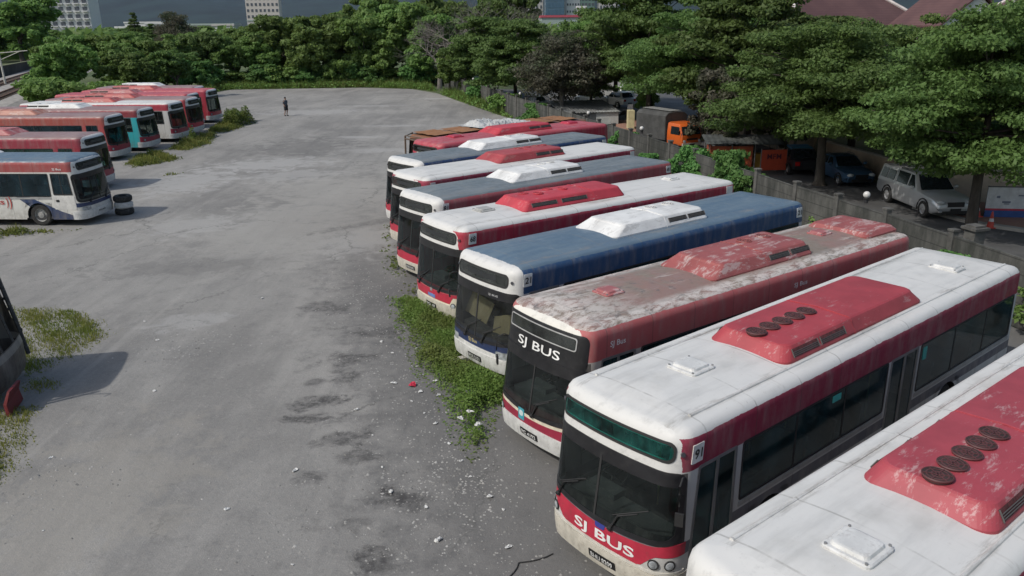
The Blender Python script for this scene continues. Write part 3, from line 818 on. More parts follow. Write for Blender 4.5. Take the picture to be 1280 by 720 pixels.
# nearest bus, white roof and worn red roof unit, only its roof and front edge in the picture
buses.append(dict(id='b0', beads=True, loc=(2.28, 6.20), rz=38.8, H=H0, label='white roofed bus nearest the camera, its chalky red roof unit cut off',
    paint=livery('livery_near', (.5, .5, .48), 'white', [(((0, 0, 1, 2.30),), MAROON), (((0, 0, -1, -1.05), (0, 0, 1, .75)), MAROON)], xcap=.75, zroof=2.80),
    glass=G_DARK, glass_side=G_SIDE, sign_glass=G_TEAL, bumper=B_CREAM, pods=[podA(3.0, mat=P_REDM)], hatches=[(1.68, -.05, .56, .56, PM_WHITE), (10.8, -.1, .5, .6, PM_WHITE)],
    panels=[front_panel(PM_RED, vee(.70, .26), sagf(1.16, .12))], wsz=(1.22, 2.24), sag=.12, lamps='round', mirrors=()))
buses.append(dict(id='b91', beads=True, loc=(1.27, 10.54), rz=39.7, H=H0, L=12.7, axles=(2.65, 9.2), wins=[(1.75, 6.3), (7.6, 12.3)], winsR=[(1.9, 12.2)], label='white roofed bus numbered 91 with SJ BUS in white on its red front',
    paint=livery('livery_ninety_one', (.52, .52, .50), 'white', [(((0, 0, 1, 2.30),), MAROON), (((0, 0, -1, -1.15), (0, 0, 1, .95)), (.12, .12, .14))], xcap=.42, zroof=2.80),
    glass=G_DARK, glass_side=G_SIDE, sign_glass=G_TEAL, bumper=B_CREAM, sign_board=False, signw=1.13, signz=(2.44, 2.72),
    pods=[podA(3.36)], hatches=[(2.12, .05, .58, .58, PM_WHITE), (10.8, -.25, .5, .64, PM_WHITE)],
    panels=[front_panel(PM_RED, vee(.72, .24), sagf(1.16, .12)), front_panel(M('blend_cream', (.56, .54, .48), .45, dirt=(.2, .17, .13)), vee(.67, .0), vee(.71, .0), name='bumper_strip', off=.02),
            dict(name='window_sticker', mat=M('sticker_aqua', (.05, .38, .34), .5), r=(sx0(4.35), sx0(4.62), 2.12, 2.24), off=.010, rad=.01), dict(name='window_sticker', mat=M('sticker_aqua'), r=(sx0(7.72), sx0(7.88), 1.95, 2.22), off=.010, rad=.03), dict(name='crest', mat=M('crest_navy', (.03, .04, .22), .5), r=(-.06, .14, .98, 1.12), off=.012, rad=.04)],
    plate_u=.12, texts=[dict(s='SJ BUS', at=(.10, .85), w=1.22, h=.215, mat=LW, bold=.02, off=.014)],
    numbers=[num('91', sx0(.42), 2.55, .29)], plate='BHU 8209', wsz=(1.22, 2.24), sag=.12, lampz=.83, mirrors=(1,), wipers=(-.95, .25), divider=-.1))
buses.append(dict(id='bSJ', loc=(.32, 14.43), rz=36.6, H=2.95, lean=.30, label='bus with peeling brown roof and white SJ BUS on its black header',
    paint=livery('livery_peeled', (.45, .42, .38), 'peeled', [(((0, 0, 1, 2.30),), (.40, .10, .10)), (((0, 0, -1, -1.3), (0, 0, 1, .9)), (.10, .03, .035))], xcap=.42, cap=(.66, .64, .58), zroof=2.89),
    glass=G_DARK, glass_side=G_SIDE, sign_glass=G_SIGN, sign_black=True, bumper=B_WHITE,
    pods=[podB(4.38, P_REDW, L=3.65), dict(name='rear_cowl', x=10.2, y=.0, L=1.55, W=1.75, h=.13, front=.1, side=.1, rear=.1, mat=P_REDW)],
    hatches=[(2.08, .02, .52, .50, PM_MAR if 0 else podpaint('hatch_pink', (.34, .11, .11), amt=.3)), (9.65, .12, .5, .48, podpaint('hatch_pink', (.34, .11, .11), amt=.3))],
    panels=[front_panel(PM_CRM, vee(.80, 0), sagf(1.00, .13)), front_panel(PM_MAR, vee(.60, .22, .84, .2), sagf(.93, .12), off=.011, s=1.46), front_panel(PM_CRM, vee(.56, 0), vee(.60, 0.02), s=1.46, name='bumper_strip', off=.009),
            dict(name='window_sticker', mat=M('sticker_aqua', (.05, .38, .34), .5), r=(sx0(5.0), sx0(5.3), 2.1, 2.24), off=.010, rad=.01), dict(name='sticker', mat=PM_TEAL, r=(-.36, -.16, .70, .95), off=.016, rad=.02), dict(name='sticker_disc', mat=M('sticker_pale', (.5, .6, .6), .5), r=(-.33, -.19, .78, .90), off=.019, rad=.05)],
    texts=[dict(s='SJ BUS', at=(.0, 2.27), w=1.28, h=.23, mat=LW, bold=.01, off=.020), dict(s='SJ Bus', at=(sx0(.98), 2.56), w=.52, h=.15, mat=LW), dict(s='SJ Bus', at=(sx0(6.9), 2.56), w=.5, h=.14, mat=LW)],
    plate='PG 4193', wsz=(1.06, 2.10), sag=.13, lampz=.70, mirrors=(1, -1), wipers=(.1,)))
buses.append(dict(id='b21', loc=(-.93, 18.41), rz=37.7, H=H0, label='blue roofed bus numbered 21 with white roof unit and white front cap',
    paint=livery('livery_blue', (.5, .5, .5), 'blue', [(((0, 0, 1, 2.30),), (.025, .07, .16)), (((0, 0, -1, -1.2),), NAVY)], xcap=.55, zroof=2.86),
    glass=glass_mat('clear_dusty_glass', (.5, .52, .5), .8, coat=(.10, .105, .10)), glass_side=G_SIDE, sign_glass=G_SIGN, bumper=B_WHITE, lamps='rect', pods=[podB(3.95, P_WHITE, L=3.75)], hatches=[],
    panels=[front_panel(PM_NAVY, vee(.76, .0), sagf(1.0, .04)), front_panel(PM_WHITE, vee(.64, 0), vee(.77, 0), name='grille_panel', off=.009)],
    texts=[dict(s='SJ Bus', at=(-.08, .88), w=.36, h=.12, mat=LY, off=.014), dict(s='SJ BUS', at=(.55, 2.17), w=.34, h=.06, mat=M('letter_grey', (.35, .35, .35), .5), off=.016)],
    numbers=[num('21', sx0(.42), 2.62, .30), num('21', sx0(11.6), 2.62, .30)], plate='PGB 2121', mirrors=(-1,), wipers=(-.4, .3)))
buses.append(dict(id='b68', loc=(-2.36, 22.36), rz=35.6, H=H0, label='white roofed bus numbered 68 with bright red roof unit with four fans',
    paint=livery('livery_sixty_eight', (.52, .50, .46), 'white', [(((0, 0, 1, 2.30),), (.32, .025, .05)), (((0, 0, -1, -1.3), (0, 0, 1, .8)), (.35, .03, .05)), (((-1, 0, 0, -2.2), (0, 1, 0, -99)), (.36, .028, .05))], xcap=.32, zroof=2.80),
    glass=G_DARK, glass_side=G_TEAL, sign_glass=G_SIGN, bumper=B_CREAM,
    pods=[podB(2.8, podpaint('pod_bright_red', (.43, .04, .055), amt=.08), L=4.1, front=.25, fans=[(.75, .25, .15), (1.1, -.05, .15), (1.75, .32, .15), (2.15, .05, .15)], grills=[(.35, 1.30, (-1, 1)), (1.5, 2.5, (-1, 1))], seam=2.8)],
    hatches=[(1.95, .08, .55, .52, M('hatch_grey', (.35, .35, .33), .6)), (9.9, .1, .5, .5, PM_WHITE)],
    panels=[front_panel(PM_CRM, vee(.60, 0), sagf(1.0, .04)), front_panel(PM_RED, vee(.70, .20, .9, .12), sagf(1.0, .04), off=.010, s=1.44), dict(name='sticker', mat=M('sticker_pale_blue', (.12, .2, .42), .5), r=(-.18, .22, .72, .82), off=.016, rad=.01),
            dict(name='emblem', mat=M('emblem_grey', (.4, .38, .38), .4, .5), r=(-.05, .07, .90, 1.0), off=.016, rad=.03)],
    numbers=[num('68', sx0(.42), 2.60, .30), num('', sx0(11.55), 2.60, .34)], plate='PGL 68', wsz=(1.06, 2.26), sag=.04, lampz=.66, mirrors=(1,)))
buses.append(dict(id='b81', loc=(-3.42, 26.17), rz=38.6, H=H0, label='grey roofed bus numbered 81 with white roof unit and red side band',
    paint=livery('livery_eighty_one', (.50, .50, .48), 'grey', [(((0, 0, 1, 2.45),), (.30, .07, .08)), (((0, 0, -1, -2.45),), (.33, .03, .05))], xcap=.62, zroof=2.86),
    glass=G_DARK, glass_side=G_SIDE, sign_glass=G_SIGN, bumper=B_CREAM, pods=[podB(3.8, P_WHITE, L=3.5, fans=[(2.2, .2, .15), (2.7, .25, .15)])],
    panels=[front_panel(PM_RED, vee(.62, .0), sagf(1.02, .04))], numbers=[num('81', sx0(.4), 2.62, .30), num('81', sx0(11.6), 2.62, .28)],
    texts=[dict(s='SJ Bus', at=(sx0(1.1), 2.44), w=.5, h=.12, mat=LW)], plate='PHD 810', lampz=.75, detail=0))
buses.append(dict(id='b7', loc=(-4.19, 30.0), rz=39.6, H=H0, label='white roofed bus with dark red roof unit, fourth from the slanted row end',
    paint=livery('livery_seven', (.52, .50, .48), 'white', [(((0, 0, 1, 2.35),), (.28, .03, .06)), (((0, 0, -1, -2.35),), (.30, .05, .07))], xcap=.3, zroof=2.80),
    glass=G_DARK, glass_side=glass_mat('green_glass', (.1, .3, .3), .6, coat=(.03, .09, .09)), sign_glass=G_SIGN, bumper=B_CREAM,
    pods=[podB(4.15, podpaint('pod_dark_red', (.33, .05, .055), (.4, .25, .2), .15), L=3.7, h=.3, fans=[(1.9, .2, .14), (2.4, .22, .14), (2.9, .24, .14), (3.3, .2, .12)])],
    panels=[front_panel(PM_RED, vee(.62, .0), sagf(1.02, .04))], numbers=[num('', sx0(.4), 2.60, .26), num('', sx0(11.6), 2.60, .3)], detail=0))
buses.append(dict(id='b8', loc=(-4.84, 33.56), rz=41.2, H=H0, label='blue grey roofed bus with white roof unit, third from the slanted row end',
    paint=livery('livery_eight', (.50, .50, .50), 'grey', [(((0, 0, 1, 2.35),), (.02, .05, .13)), (((0, 0, -1, -1.2),), (.3, .03, .05))], xcap=.62, zroof=2.86),
    glass=G_DARK, glass_side=G_SIDE, sign_glass=G_SIGN, bumper=B_WHITE, pods=[podB(3.9, P_WHITE, L=3.9)], panels=[front_panel(PM_RED, vee(.6, 0), sagf(1.0, .04))],
    numbers=[num('', sx0(11.6), 2.6, .3)], detail=0))
buses.append(dict(id='b9', loc=(-4.34, 38.68), rz=40.3, H=H0, label='red roofed bus with red roof unit beside the rusted bus',
    paint=livery('livery_nine', (.42, .04, .06), 'red', [(((0, 0, 1, 2.35),), (.36, .03, .055))], xcap=.22, cap=(.58, .56, .47), zroof=2.80),
    glass=G_DARK, glass_side=G_SIDE, sign_glass=G_DARK, bumper=B_WHITE,
    pods=[podB(4.1, podpaint('pod_bright_red', (.43, .04, .055), amt=.08), L=3.9, fans=[]), dict(x=9.5, y=0, L=.9, W=.8, h=.14, front=.1, side=.08, rear=.1, mat=PM_RED, name='rear_cowl')],
    hatches=[(2.1, 0, .7, .7, PM_RED)], panels=[front_panel(PM_RED, vee(.6, 0), sagf(1.0, .04))], detail=0))
# ---- left row, seen on their right side
def lab(x): return x
buses.append(dict(id='LA', loc=(-18.45, 35.75), rz=176.4, near=1, H=2.9, label='white bus with navy diagonal stripe and red band, nearest in the left row',
    paint=livery('livery_left_a', (.62, .61, .57), 'blue', [(((0, 0, 1, 2.38),), (.33, .07, .07)), (((0, 0, 1, 2.3), (-1, 0, 0, -.42)), (.66, .65, .62)),
        (((-1, 0, 1.25, -1.45), (1, 0, -2.13, -.28), (0, 0, 1, .65), (0, 0, -1, -1.3)), (.028, .05, .12)), (((-1, 0, 1.25, -1.45), (1, 0, -2.97, -.83), (0, 0, -1, -.65)), (.028, .05, .12))], xcap=.34, zroof=2.8, pill=0),
    glass=glass_mat('clear_dusty_glass', (.5, .52, .5), .8, coat=(.10, .105, .10)), glass_side=G_BLUE, sign_glass=G_SIGN, bumper=B_WHITE, lamps='rect', winsR=[(1.42, 5.4), (5.5, 11.5)], axles=(2.15, 8.6), drv=(.34, 1.30), wsw=1.2,
    pods=[podB(4.6, P_WHITE, L=3.6)], panels=[front_panel(PM_NAVY, vee(.84, 0), sagf(1.02, .02), s=1.4),
      dict(name='driver_door', mat=M('door_white', (.60, .59, .56), .5, dirt=(.2, .18, .15)), r=(-sx0(1.34), -sx0(.30), .75, 1.33), off=.012, rad=.03),
      dict(name='door_handle', mat=M('black_trim'), r=(-sx0(1.22), -sx0(1.06), 1.08, 1.18), off=.022, rad=.02)],
    texts=[dict(s='SJ Bus', at=(-sx0(.85), 2.50), w=.5, h=.12, mat=LW), dict(s='SJ Bus', at=(-sx0(4.35), 1.05), w=1.4, h=.32, mat=LR), dict(s=')', at=(-sx0(3.52), 1.04), w=.10, h=.46, mat=LR), dict(s=')', at=(-sx0(3.38), 1.04), w=.12, h=.58, mat=LR), dict(s='PHA 4409', at=(-.1, .52), w=.5, h=.07, mat=M('letter_black', (.03, .03, .03), .5), off=.036)],
    wsz=(1.08, 2.22), sag=.02, mirrors=(), doors=[(.5, 1.6)], wins=[(1.75, 11.6)]))
def left(id, loc, label, band_c, roof, side, front, det=0, gs=G_BLUE, pods=None, cap=WHITE, **k):
    d = dict(id=id, loc=loc, rz=177, near=1, H=2.9, label=label, paint=livery('livery_' + id, side, roof, [(((0, 0, 1, 2.34),), band_c)], xcap=.42, cap=cap, zroof=2.8, pill=0), glass=G_DARK, glass_side=gs, sign_glass=G_SIGN,
             bumper=B_WHITE, pods=pods or [], panels=[front_panel(front, vee(.66, 0), sagf(1.02, .04), s=1.42)], detail=det, mirrors=(), sag=.04); d.update(k); buses.append(d)
PR2 = podpaint('pod_faded_pink', (.36, .10, .10), (.5, .4, .38), .3)
left('LB', (-21.85, 43.3), 'bus with dark maroon side and teal lit windows behind the striped drum', (.30, .04, .06), 'dull', (.30, .035, .05), PM_MAR, 1, glass_mat('teal_window', (.25, .6, .55), .75, coat=(.10, .16, .15)), [podB(4.3, PR2, L=3.8, fans=[])])
left('LC', (-25.5, 53.5), 'bus with orange red band and blue tinted windows, third in the left row', (.33, .075, .06), 'dull', (.34, .06, .06), PM_MAR, 0, G_BLUE, [podB(5.0, podpaint('pod_faded_orange', (.40, .17, .12), (.5, .4, .35), .3), L=4.2, fans=[], grills=[(2.6, 3.3, (1, -1)), (3.35, 4.0, (-1, 1))]), ])
left('LD', (-25.25, 57.7), 'bus with turquoise lower side in the left row', (.25, .04, .05), 'dull', (.04, .42, .46), PM_MAR, 0, G_DARK, [podB(4.5, P_WHITE, L=4.0)], winsR=[(1.9, 11.5)])
left('LE', (-24.9, 62.2), 'white roofed bus with crimson band and white lower side in the left row', (.38, .035, .06), 'white', (.58, .57, .54), PM_MAR, 0, G_DARK, [podB(4.6, podpaint('pod_faded_red', (.40, .08, .07), amt=.2), L=4.2)])
left('LF', (-25.0, 65.8), 'grey roofed bus tight behind the white roofed one, its front in shade', (.38, .05, .06), 'dull', (.40, .05, .06), PM_RED, 0, G_DARK, [podB(4.6, podpaint('pod_faded_red', (.40, .08, .07), amt=.2), L=4.2)])
left('LG', (-26.6, 70.3), 'dark fronted bus between two red ones near the far end of the left row', (.36, .04, .06), 'red', (.36, .04, .06), PM_MAR, 0, G_DARK, [podB(5.0, PR2, L=4.0, fans=[])])
left('LH', (-26.5, 74.5), 'red sided bus with white cap beside the tall weeds of the left row', (.38, .03, .06), 'red', (.36, .03, .05), PM_RED, 0, G_DARK, [podB(5.2, podpaint('pod_faded_red', (.40, .08, .07), amt=.2), L=4.0, fans=[])])
left('LI', (-29.0, 78.3), 'farthest bus of the left row, maroon with a long white roof unit', (.33, .03, .05), 'dull', (.3, .03, .05), PM_MAR, 0, G_DARK, [podB(3.9, P_WHITE, L=3.7, fans=[])], L=10.0, axles=(2.6, 7.2), wins=[(1.75, 5.8), (7.6, 9.6)], winsR=[(1.9, 9.5)])

for b in buses:
    slanted = b.get('near', -1) < 0
    b['group'] = 'buses parked in the slanted right row' if slanted else 'buses parked along the left side'
    make_bus(b)

# things inside the blue roofed bus: two cardboard sun shades leaning behind its windshield
def card(loc, rz, sx, sz, tilt, label):
    mb = MB(); n = 6; pts = []
    for j in range(2):
        for i in range(n + 1):
            pts.append(((.02 if i % 2 else -.02), (i / n - .5) * sx, (j - .5) * sz))
    mb.add(pts, [(i, i + 1, n + 2 + i, n + 1 + i) for i in range(n)], 0)
    mb.add([(p[0] + .006, p[1], p[2]) for p in pts], [(i, n + 1 + i, n + 2 + i, i + 1) for i in range(n)], 0)
    o = mb.build('sun_shade', M('cardboard_tan', (.42, .37, .22), .8, dirt=(.25, .2, .12)))
    o.location = loc; o.rotation_euler = (tilt, .45, rz)
    tag(o, label, 'sun shade', 'card sun shades behind the windshield')
def in_bus(loc, rz, x, y, z):
    c, s = math.cos(R(rz)), math.sin(R(rz)); return (loc[0] + x * c - y * s, loc[1] + x * s + y * c, z)
card(in_bus((-.93, 18.41), 37.7, .62, .62, 1.45), R(37.7), 1.0, .55, .10, 'tan card sun shade behind the left half of the windshield of the bus numbered 21')
card(in_bus((-.93, 18.41), 37.7, .60, -.62, 1.35), R(37.7), 1.1, .5, -.35, 'tilted tan card sun shade behind the right windshield half of the bus numbered 21')

# ---- the rusted bus at the far end of the right row: bare frame front, brown roof sheets
def rusted_bus():
    root = empty('derelict_bus', (-4.95, 42.6, 0), R(41.5), 'rusted stripped bus with brown roof sheets at the far end of the slanted row', 'bus')
    S = Surf(12.0, 2.7)
    rust = livery('rusted_shell', (.14, .09, .06), 'rust', [], xcap=0, zroof=2.5)
    holes = [(S.sx(a), S.sx(a + 1.3), 1.2, 2.2) for a in (1.0, 2.5, 4.0, 5.5, 7.0, 8.5, 10.0)] + [(-S.sx(a + 1.3), -S.sx(a), 1.2, 2.2) for a in (1.0, 2.5, 4.0, 5.5, 7.0, 8.5, 10.0)] + [(-1.1, 1.1, .8, 2.4)]
    shell(S, holes, (2.65, 8.9), 'body', [rust, M('underbody_black')], root)
    fr = M('frame_rust', (.10, .07, .05), .9, dirt=(.3, .25, .2))
    for y in (-1.15, 1.15):
        mb = MB(); mb.tube([(.05, y, .4), (.10, y, 2.6), (.6, y, 2.72)], .05, 6); mb.build('front_post', fr, root)
    mb = MB(); mb.tube([(.10, -1.15, 2.45), (.10, 1.15, 2.45)], .04, 6); mb.tube([(.12, -1.15, 2.62), (.12, 1.15, 2.62)], .03, 6); mb.build('header_bar', fr, root)
    for x in (1.2, 3.0, 8.6, 10.4):
        mb = MB(); n = 8
        pts = []
        for j in range(n + 1):
            for i in range(3): pts.append((x + (i - 1) * .8, -1.1 + 2.2 * j / n, 2.80 + .02 * math.sin(j * 2.1 + i)))
        mb.add(pts, [(j * 3 + i, j * 3 + i + 1, j * 3 + i + 4, j * 3 + i + 3) for j in range(n) for i in range(2)], 0)
        mb.build('roof_sheet', M('sheet_rust', (.26, .12, .05) if x < 5 else (.17, .10, .075), .9, dirt=(.35, .25, .18), scale=2), root)
    for x in (2.65, 8.9):
        for k in (-1, 1):
            t, rm = wheel_mesh(); w = t.build('wheel', M('tyre_rubber'), root, (x, k * 1.07, .48)); rm.build('rim', M('rim_grey'), w)
    # crumpled grey tarpaulin on the roof: its own thing
    mb = MB(); nx, ny = 34, 16; rnd = random.Random(5); pts = []
    for j in range(ny + 1):
        for i in range(nx + 1):
            x, y = 4.0 * i / nx, 2.1 * (j / ny - .5)
            e = min(1, min(i, nx - i) / 3, min(j, ny - j) / 2)
            h = .07 + .30 * e * (.5 + .5 * math.sin(x * 2.2 + 1.2) * math.cos(y * 3)) * (1.3 - x / 4.2) + rnd.uniform(-.045, .06) * e
            pts.append((x + rnd.uniform(-.04, .04), y + rnd.uniform(-.05, .05), max(.01, h)))
    mb.add(pts, [(j * (nx + 1) + i, j * (nx + 1) + i + 1, (j + 1) * (nx + 1) + i + 1, (j + 1) * (nx + 1) + i) for j in range(ny) for i in range(nx)], 0, False)
    o = mb.build('tarpaulin', M('tarp_grey', (.42, .43, .42), .55, dirt=(.12, .12, .12), scale=3))
    o.location = in_bus((-4.95, 42.6), 41.5, 3.7, .1, 2.80); o.rotation_euler = (0, 0, R(41.5))
    tag(o, 'crumpled grey white tarpaulin on the roof of the rusted bus', 'tarpaulin')
rusted_bus()

# ---- burnt out wreck cut by the left edge
def wreck():
    root = empty('wrecked_bus', (-11.85, 17.65, 0), R(192), 'burnt out grey bus wreck with empty window frames, cut by the left edge', 'bus')
    S = Surf(10.0, 3.0, lean=.42)
    holes = [(-1.05, 1.05, 1.15, 2.15), (-.8, .8, 2.35, 2.6)] + [(sg * S.sx(a) if sg > 0 else -S.sx(a + 1.3), sg * S.sx(a + 1.3) if sg > 0 else -S.sx(a), 1.2, 2.2) for a in (.6, 2.2, 3.8, 5.4, 7.0, 8.4) for sg in (1, -1)]
    gp = livery('burnt_shell', (.16, .155, .15), 'white', [(((0, 0, -1, -.95),), (.05, .045, .045)), (((0, 0, 1, 2.2),), (.30, .30, .295))], xcap=0, zroof=2.6)
    shell(S, holes, (2.2, 7.4), 'body', [gp, M('underbody_black')], root)
    fr = M('burnt_metal', (.05, .05, .05), .85, dirt=(.25, .24, .22), dirt_amt=.6, scale=6)
    for u in (-.35, .35):
        mb = MB(); mb.tube([S.P(u, 1.15), S.P(u, 2.15)], .03, 6); mb.build('window_post', fr, root)
    for y in (-1.24, 1.24):
        mb = MB(); mb.tube([(.12, y, .5), (.25, y, 1.4), (.45, y, 2.6)], .05, 6)
        for k in range(5): mb.box((.2 + .06 * k, y, 1.15 + .28 * k), (.10, .05, .07))
        mb.build('corner_post', fr, root)
    mb = MB(); mb.tube([(.3, 1.2, 2.15), (-.15, 1.35, 2.3), (-.3, 1.38, 2.0)], .02, 5); mb.build('mirror_arm', fr, root)
    mb = MB(); mb.loft([[(-.05, -.42, .02), (.04, -.44, .02), (.05, .44, .02), (-.05, .40, .02)], [(-.12, -.40, .30), (-.05, -.42, .30), (-.04, .43, .30), (-.12, .38, .30)], [(-.05, -.36, .62), (.0, -.38, .62), (.02, .34, .56), (-.05, .33, .56)]], 0, False); fp = mb.build('body_panel', M('dull_crimson', (.15, .018, .02), .6, dirt=(.05, .03, .03))); fp.location = (-11.45, 16.75, 0); fp.rotation_euler = (.05, .18, .25); tag(fp, 'dull crimson body panel standing on the ground against the burnt wreck', 'bus panel')
    mb = MB(); mb.box((5.0, 0, .4), (9.2, 2.3, .08)); mb.build('floor', fr, root)
    for x, y in ((1.4, .6), (2.6, .65), (2.7, -.6), (4.0, .6), (4.1, -.65)):
        mb = MB(); mb.box((x, y, .9), (.4, .8, .08)); mb.box((x + .2, y, 1.25), (.06, .8, .6), ry=.2); mb.tube([(x, y - .3, .45), (x, y - .3, .9)], .02, 5); mb.tube([(x, y + .3, .45), (x, y + .3, .9)], .02, 5); mb.build('seat', fr, root)
    for x in (2.2, 7.4):
        for k in (-1, 1):
            t, rm = wheel_mesh(); w = t.build('wheel', M('tyre_rubber'), root, (x, k * 1.07, .44)); rm.build('rim', M('rim_grey'), w)
wreck()
sheet('ground', [(-9000, -200), (9000, -200), (9000, 12000), (-9000, 12000)], -.06, ground_mat())
LOT = [(-60, -10), (30, -10), (18.5, 8), (16, 14.5), (14.2, 21), (12.8, 27), (11.4, 32), (10, 38), (8.6, 44), (6.5, 52), (3.8, 62), (.5, 73), (-2.5, 82), (-6, 93), (-9, 103), (-13, 110.5), (-20, 114), (-38, 113), (-41, 90), (-44, 60), (-52, 40)]
sheet('parking_lot', LOT, 0, lot_mat())
ASPH = M('alley_asphalt', (.075, .075, .075), .9, var=.25, scale=.6, dirt=(.14, .135, .125), dirt_amt=.5, bmp=.3)
sheet('alley_road', [(30, -10), (60, -10), (40, 20), (30, 31), (22.5, 33), (20.5, 37), (18.8, 46), (20, 60), (22, 100), (-8, 112), (-5.5, 93), (-1.8, 82), (.8, 73), (4.2, 62), (6.9, 52), (9, 44), (10.4, 38), (11.8, 32), (13.2, 27), (14.6, 21), (16.4, 14.5), (19, 8)], -.004 + .0, ASPH)
def M_brick(name, c1, c2, mortar, sc, bw=.5, rh=.25):
    m, nt, b, out = newmat(name); v = coords(nt, 'World', rot=(0, 0, .3))
    br = N(nt, 'ShaderNodeTexBrick'); nt.links.new(v, br.inputs['Vector']); br.inputs['Scale'].default_value = sc
    br.inputs['Color1'].default_value = (*c1, 1); br.inputs['Color2'].default_value = (*c2, 1); br.inputs['Mortar'].default_value = (*mortar, 1)
    c = mix(nt, ramp(nt, noise(nt, v, .8, 5, .6), .4, .7, 0, .4), br.outputs[0], (.16, .12, .10))
    setin(nt, b, 'Base Color', c); b.inputs['Roughness'].default_value = .85; return m
PAV = M_brick('pavement_brick', (.30, .13, .09), (.36, .19, .13), (.2, .17, .14), 4)
# raised pavement with kerb beside the alley (slab 0.12 m high)
def slab(name, pts, h, mat, kind='structure', z0=-.05):
    mb = MB(); n = len(pts)
    mb.add([(p[0], p[1], z0) for p in pts] + [(p[0], p[1], h) for p in pts], [tuple(range(n, 2 * n))] + [(i, (i + 1) % n, n + (i + 1) % n, n + i) for i in range(n)], 0)
    o = mb.build(name, mat); return tag(o, kind=kind)
KERB = M('kerb_concrete', (.38, .36, .32), .85, dirt=(.2, .18, .15), scale=2)
pv = [(18.6, 36.2), (19.6, 33.2), (21.3, 31.5), (27, 30.2), (40, 29), (40, 36), (24, 35.5), (20.4, 38.4)]
slab('kerb', [(18.45, 36.3), (19.45, 33.05), (21.2, 31.3), (27, 30.0), (40, 28.8), (40, 29.2), (27, 30.35), (21.35, 31.62), (19.72, 33.3), (18.72, 36.3)], .13, KERB)
slab('pavement', [(18.72, 36.3), (19.72, 33.3), (21.35, 31.62), (27, 30.35), (40, 29.2), (40, 36), (24, 35.5), (20.4, 38.4)], .10, PAV)
slab('paved_yard', [(8.4, 66.5), (9.3, 62.8), (12.2, 62.5), (13, 68), (11.5, 72), (8.8, 72)], .06, PAV)

# ------------------------------------------------------------------ leaves
def npmesh(name, V, F, mat_list, smooth=False):
    me = bpy.data.meshes.new(name)
    n = len(F); k = F.shape[1]
    me.vertices.add(len(V)); me.vertices.foreach_set('co', V.astype(np.float32).ravel())
    me.loops.add(n * k); me.loops.foreach_set('vertex_index', F.astype(np.int32).ravel())
    me.polygons.add(n); me.polygons.foreach_set('loop_start', np.arange(0, n * k, k, dtype=np.int32))
    try: me.polygons.foreach_set('loop_total', np.full(n, k, dtype=np.int32))
    except Exception: pass
    for m in mat_list: me.materials.append(m)
    me.update(calc_edges=True)
    return me
def leaf_cloud(rg, C, Rxy, Rz, n, size, up=.6, shell=.45, asp=.55):
    """kite-shaped leaves through a set of flattened clumps"""
    C = np.asarray(C, float); K = len(C)
    idx = np.repeat(np.arange(K), n); T = len(idx)
    d = rg.normal(size=(T, 3)); d /= np.linalg.norm(d, axis=1)[:, None]
    r = (shell + (1 - shell) * rg.random(T)) ** .6
    off = d * r[:, None]
    off[:, 0] *= np.asarray(Rxy)[idx]; off[:, 1] *= np.asarray(Rxy)[idx]; off[:, 2] *= np.asarray(Rz)[idx]
    P = C[idx] + off
    nrm = d * (1 - up) + np.array([0, 0, up]) + rg.normal(size=(T, 3)) * .45
    nrm /= np.linalg.norm(nrm, axis=1)[:, None]
    a = rg.normal(size=(T, 3)); u = np.cross(nrm, a); u /= np.linalg.norm(u, axis=1)[:, None]; w = np.cross(nrm, u)
    s = size * (.6 + .8 * rg.random(T))[:, None]
    V = np.stack([P - u * s, P + w * s * asp - nrm * s * .12, P + u * s, P - w * s * asp - nrm * s * .12], 1).reshape(-1, 3)
    F = np.arange(T * 4).reshape(-1, 4)
    return V, F
def leafmat(name, c1, c2, c3, trans=.42):
    m, nt, b, out = newmat(name)
    g = N(nt, 'ShaderNodeNewGeometry'); oi = N(nt, 'ShaderNodeObjectInfo')
    n1 = noise(nt, coords(nt, 'Object'), .5, 3, .6)
    c = mix(nt, g.outputs['Random Per Island'], c1, c2)
    c = mix(nt, ramp(nt, n1, .42, .66), c, c3)
    hs = N(nt, 'ShaderNodeHueSaturation'); nt.links.new(c, hs.inputs['Color'])
    nt.links.new(ramp(nt, oi.outputs['Random'], 0, 1, .75, 1.25), hs.inputs['Value'])
    nt.links.new(ramp(nt, oi.outputs['Random'], 0, 1, .485, .51), hs.inputs['Hue'])
    hs.inputs['Saturation'].default_value = 1.0
    nt.links.new(hs.outputs[0], b.inputs['Base Color']); b.inputs['Roughness'].default_value = .6; b.inputs['Specular IOR Level'].default_value = .3
    t = N(nt, 'ShaderNodeBsdfTranslucent'); nt.links.new(hs.outputs[0], t.inputs[0])
    ms = N(nt, 'ShaderNodeMixShader'); ms.inputs[0].default_value = trans
    nt.links.new(b.outputs[0], ms.inputs[1]); nt.links.new(t.outputs[0], ms.inputs[2]); nt.links.new(ms.outputs[0], out.inputs[0])
    return m
LF_DARK = leafmat('leaves_dark', (0.086, 0.139, 0.035), (0.127, 0.205, 0.061), (0.105, 0.170, 0.043))
LF_MID = leafmat('leaves_mid', (0.117, 0.190, 0.043), (0.175, 0.284, 0.082), (0.141, 0.231, 0.057))
LF_LIGHT = leafmat('leaves_light', (0.144, 0.235, 0.052), (0.202, 0.329, 0.099), (0.167, 0.273, 0.067))
LF_VINE = leafmat('leaves_vine', (0.082, 0.196, 0.055), (0.152, 0.299, 0.084), (0.114, 0.230, 0.060))
LF_GREY = leafmat('leaves_greyish', (.10, .10, .065), (.16, .15, .11), (.07, .10, .045))
LF_WEED = leafmat('leaves_weed', (.105, .175, .035), (.18, .25, .06), (.14, .165, .045))
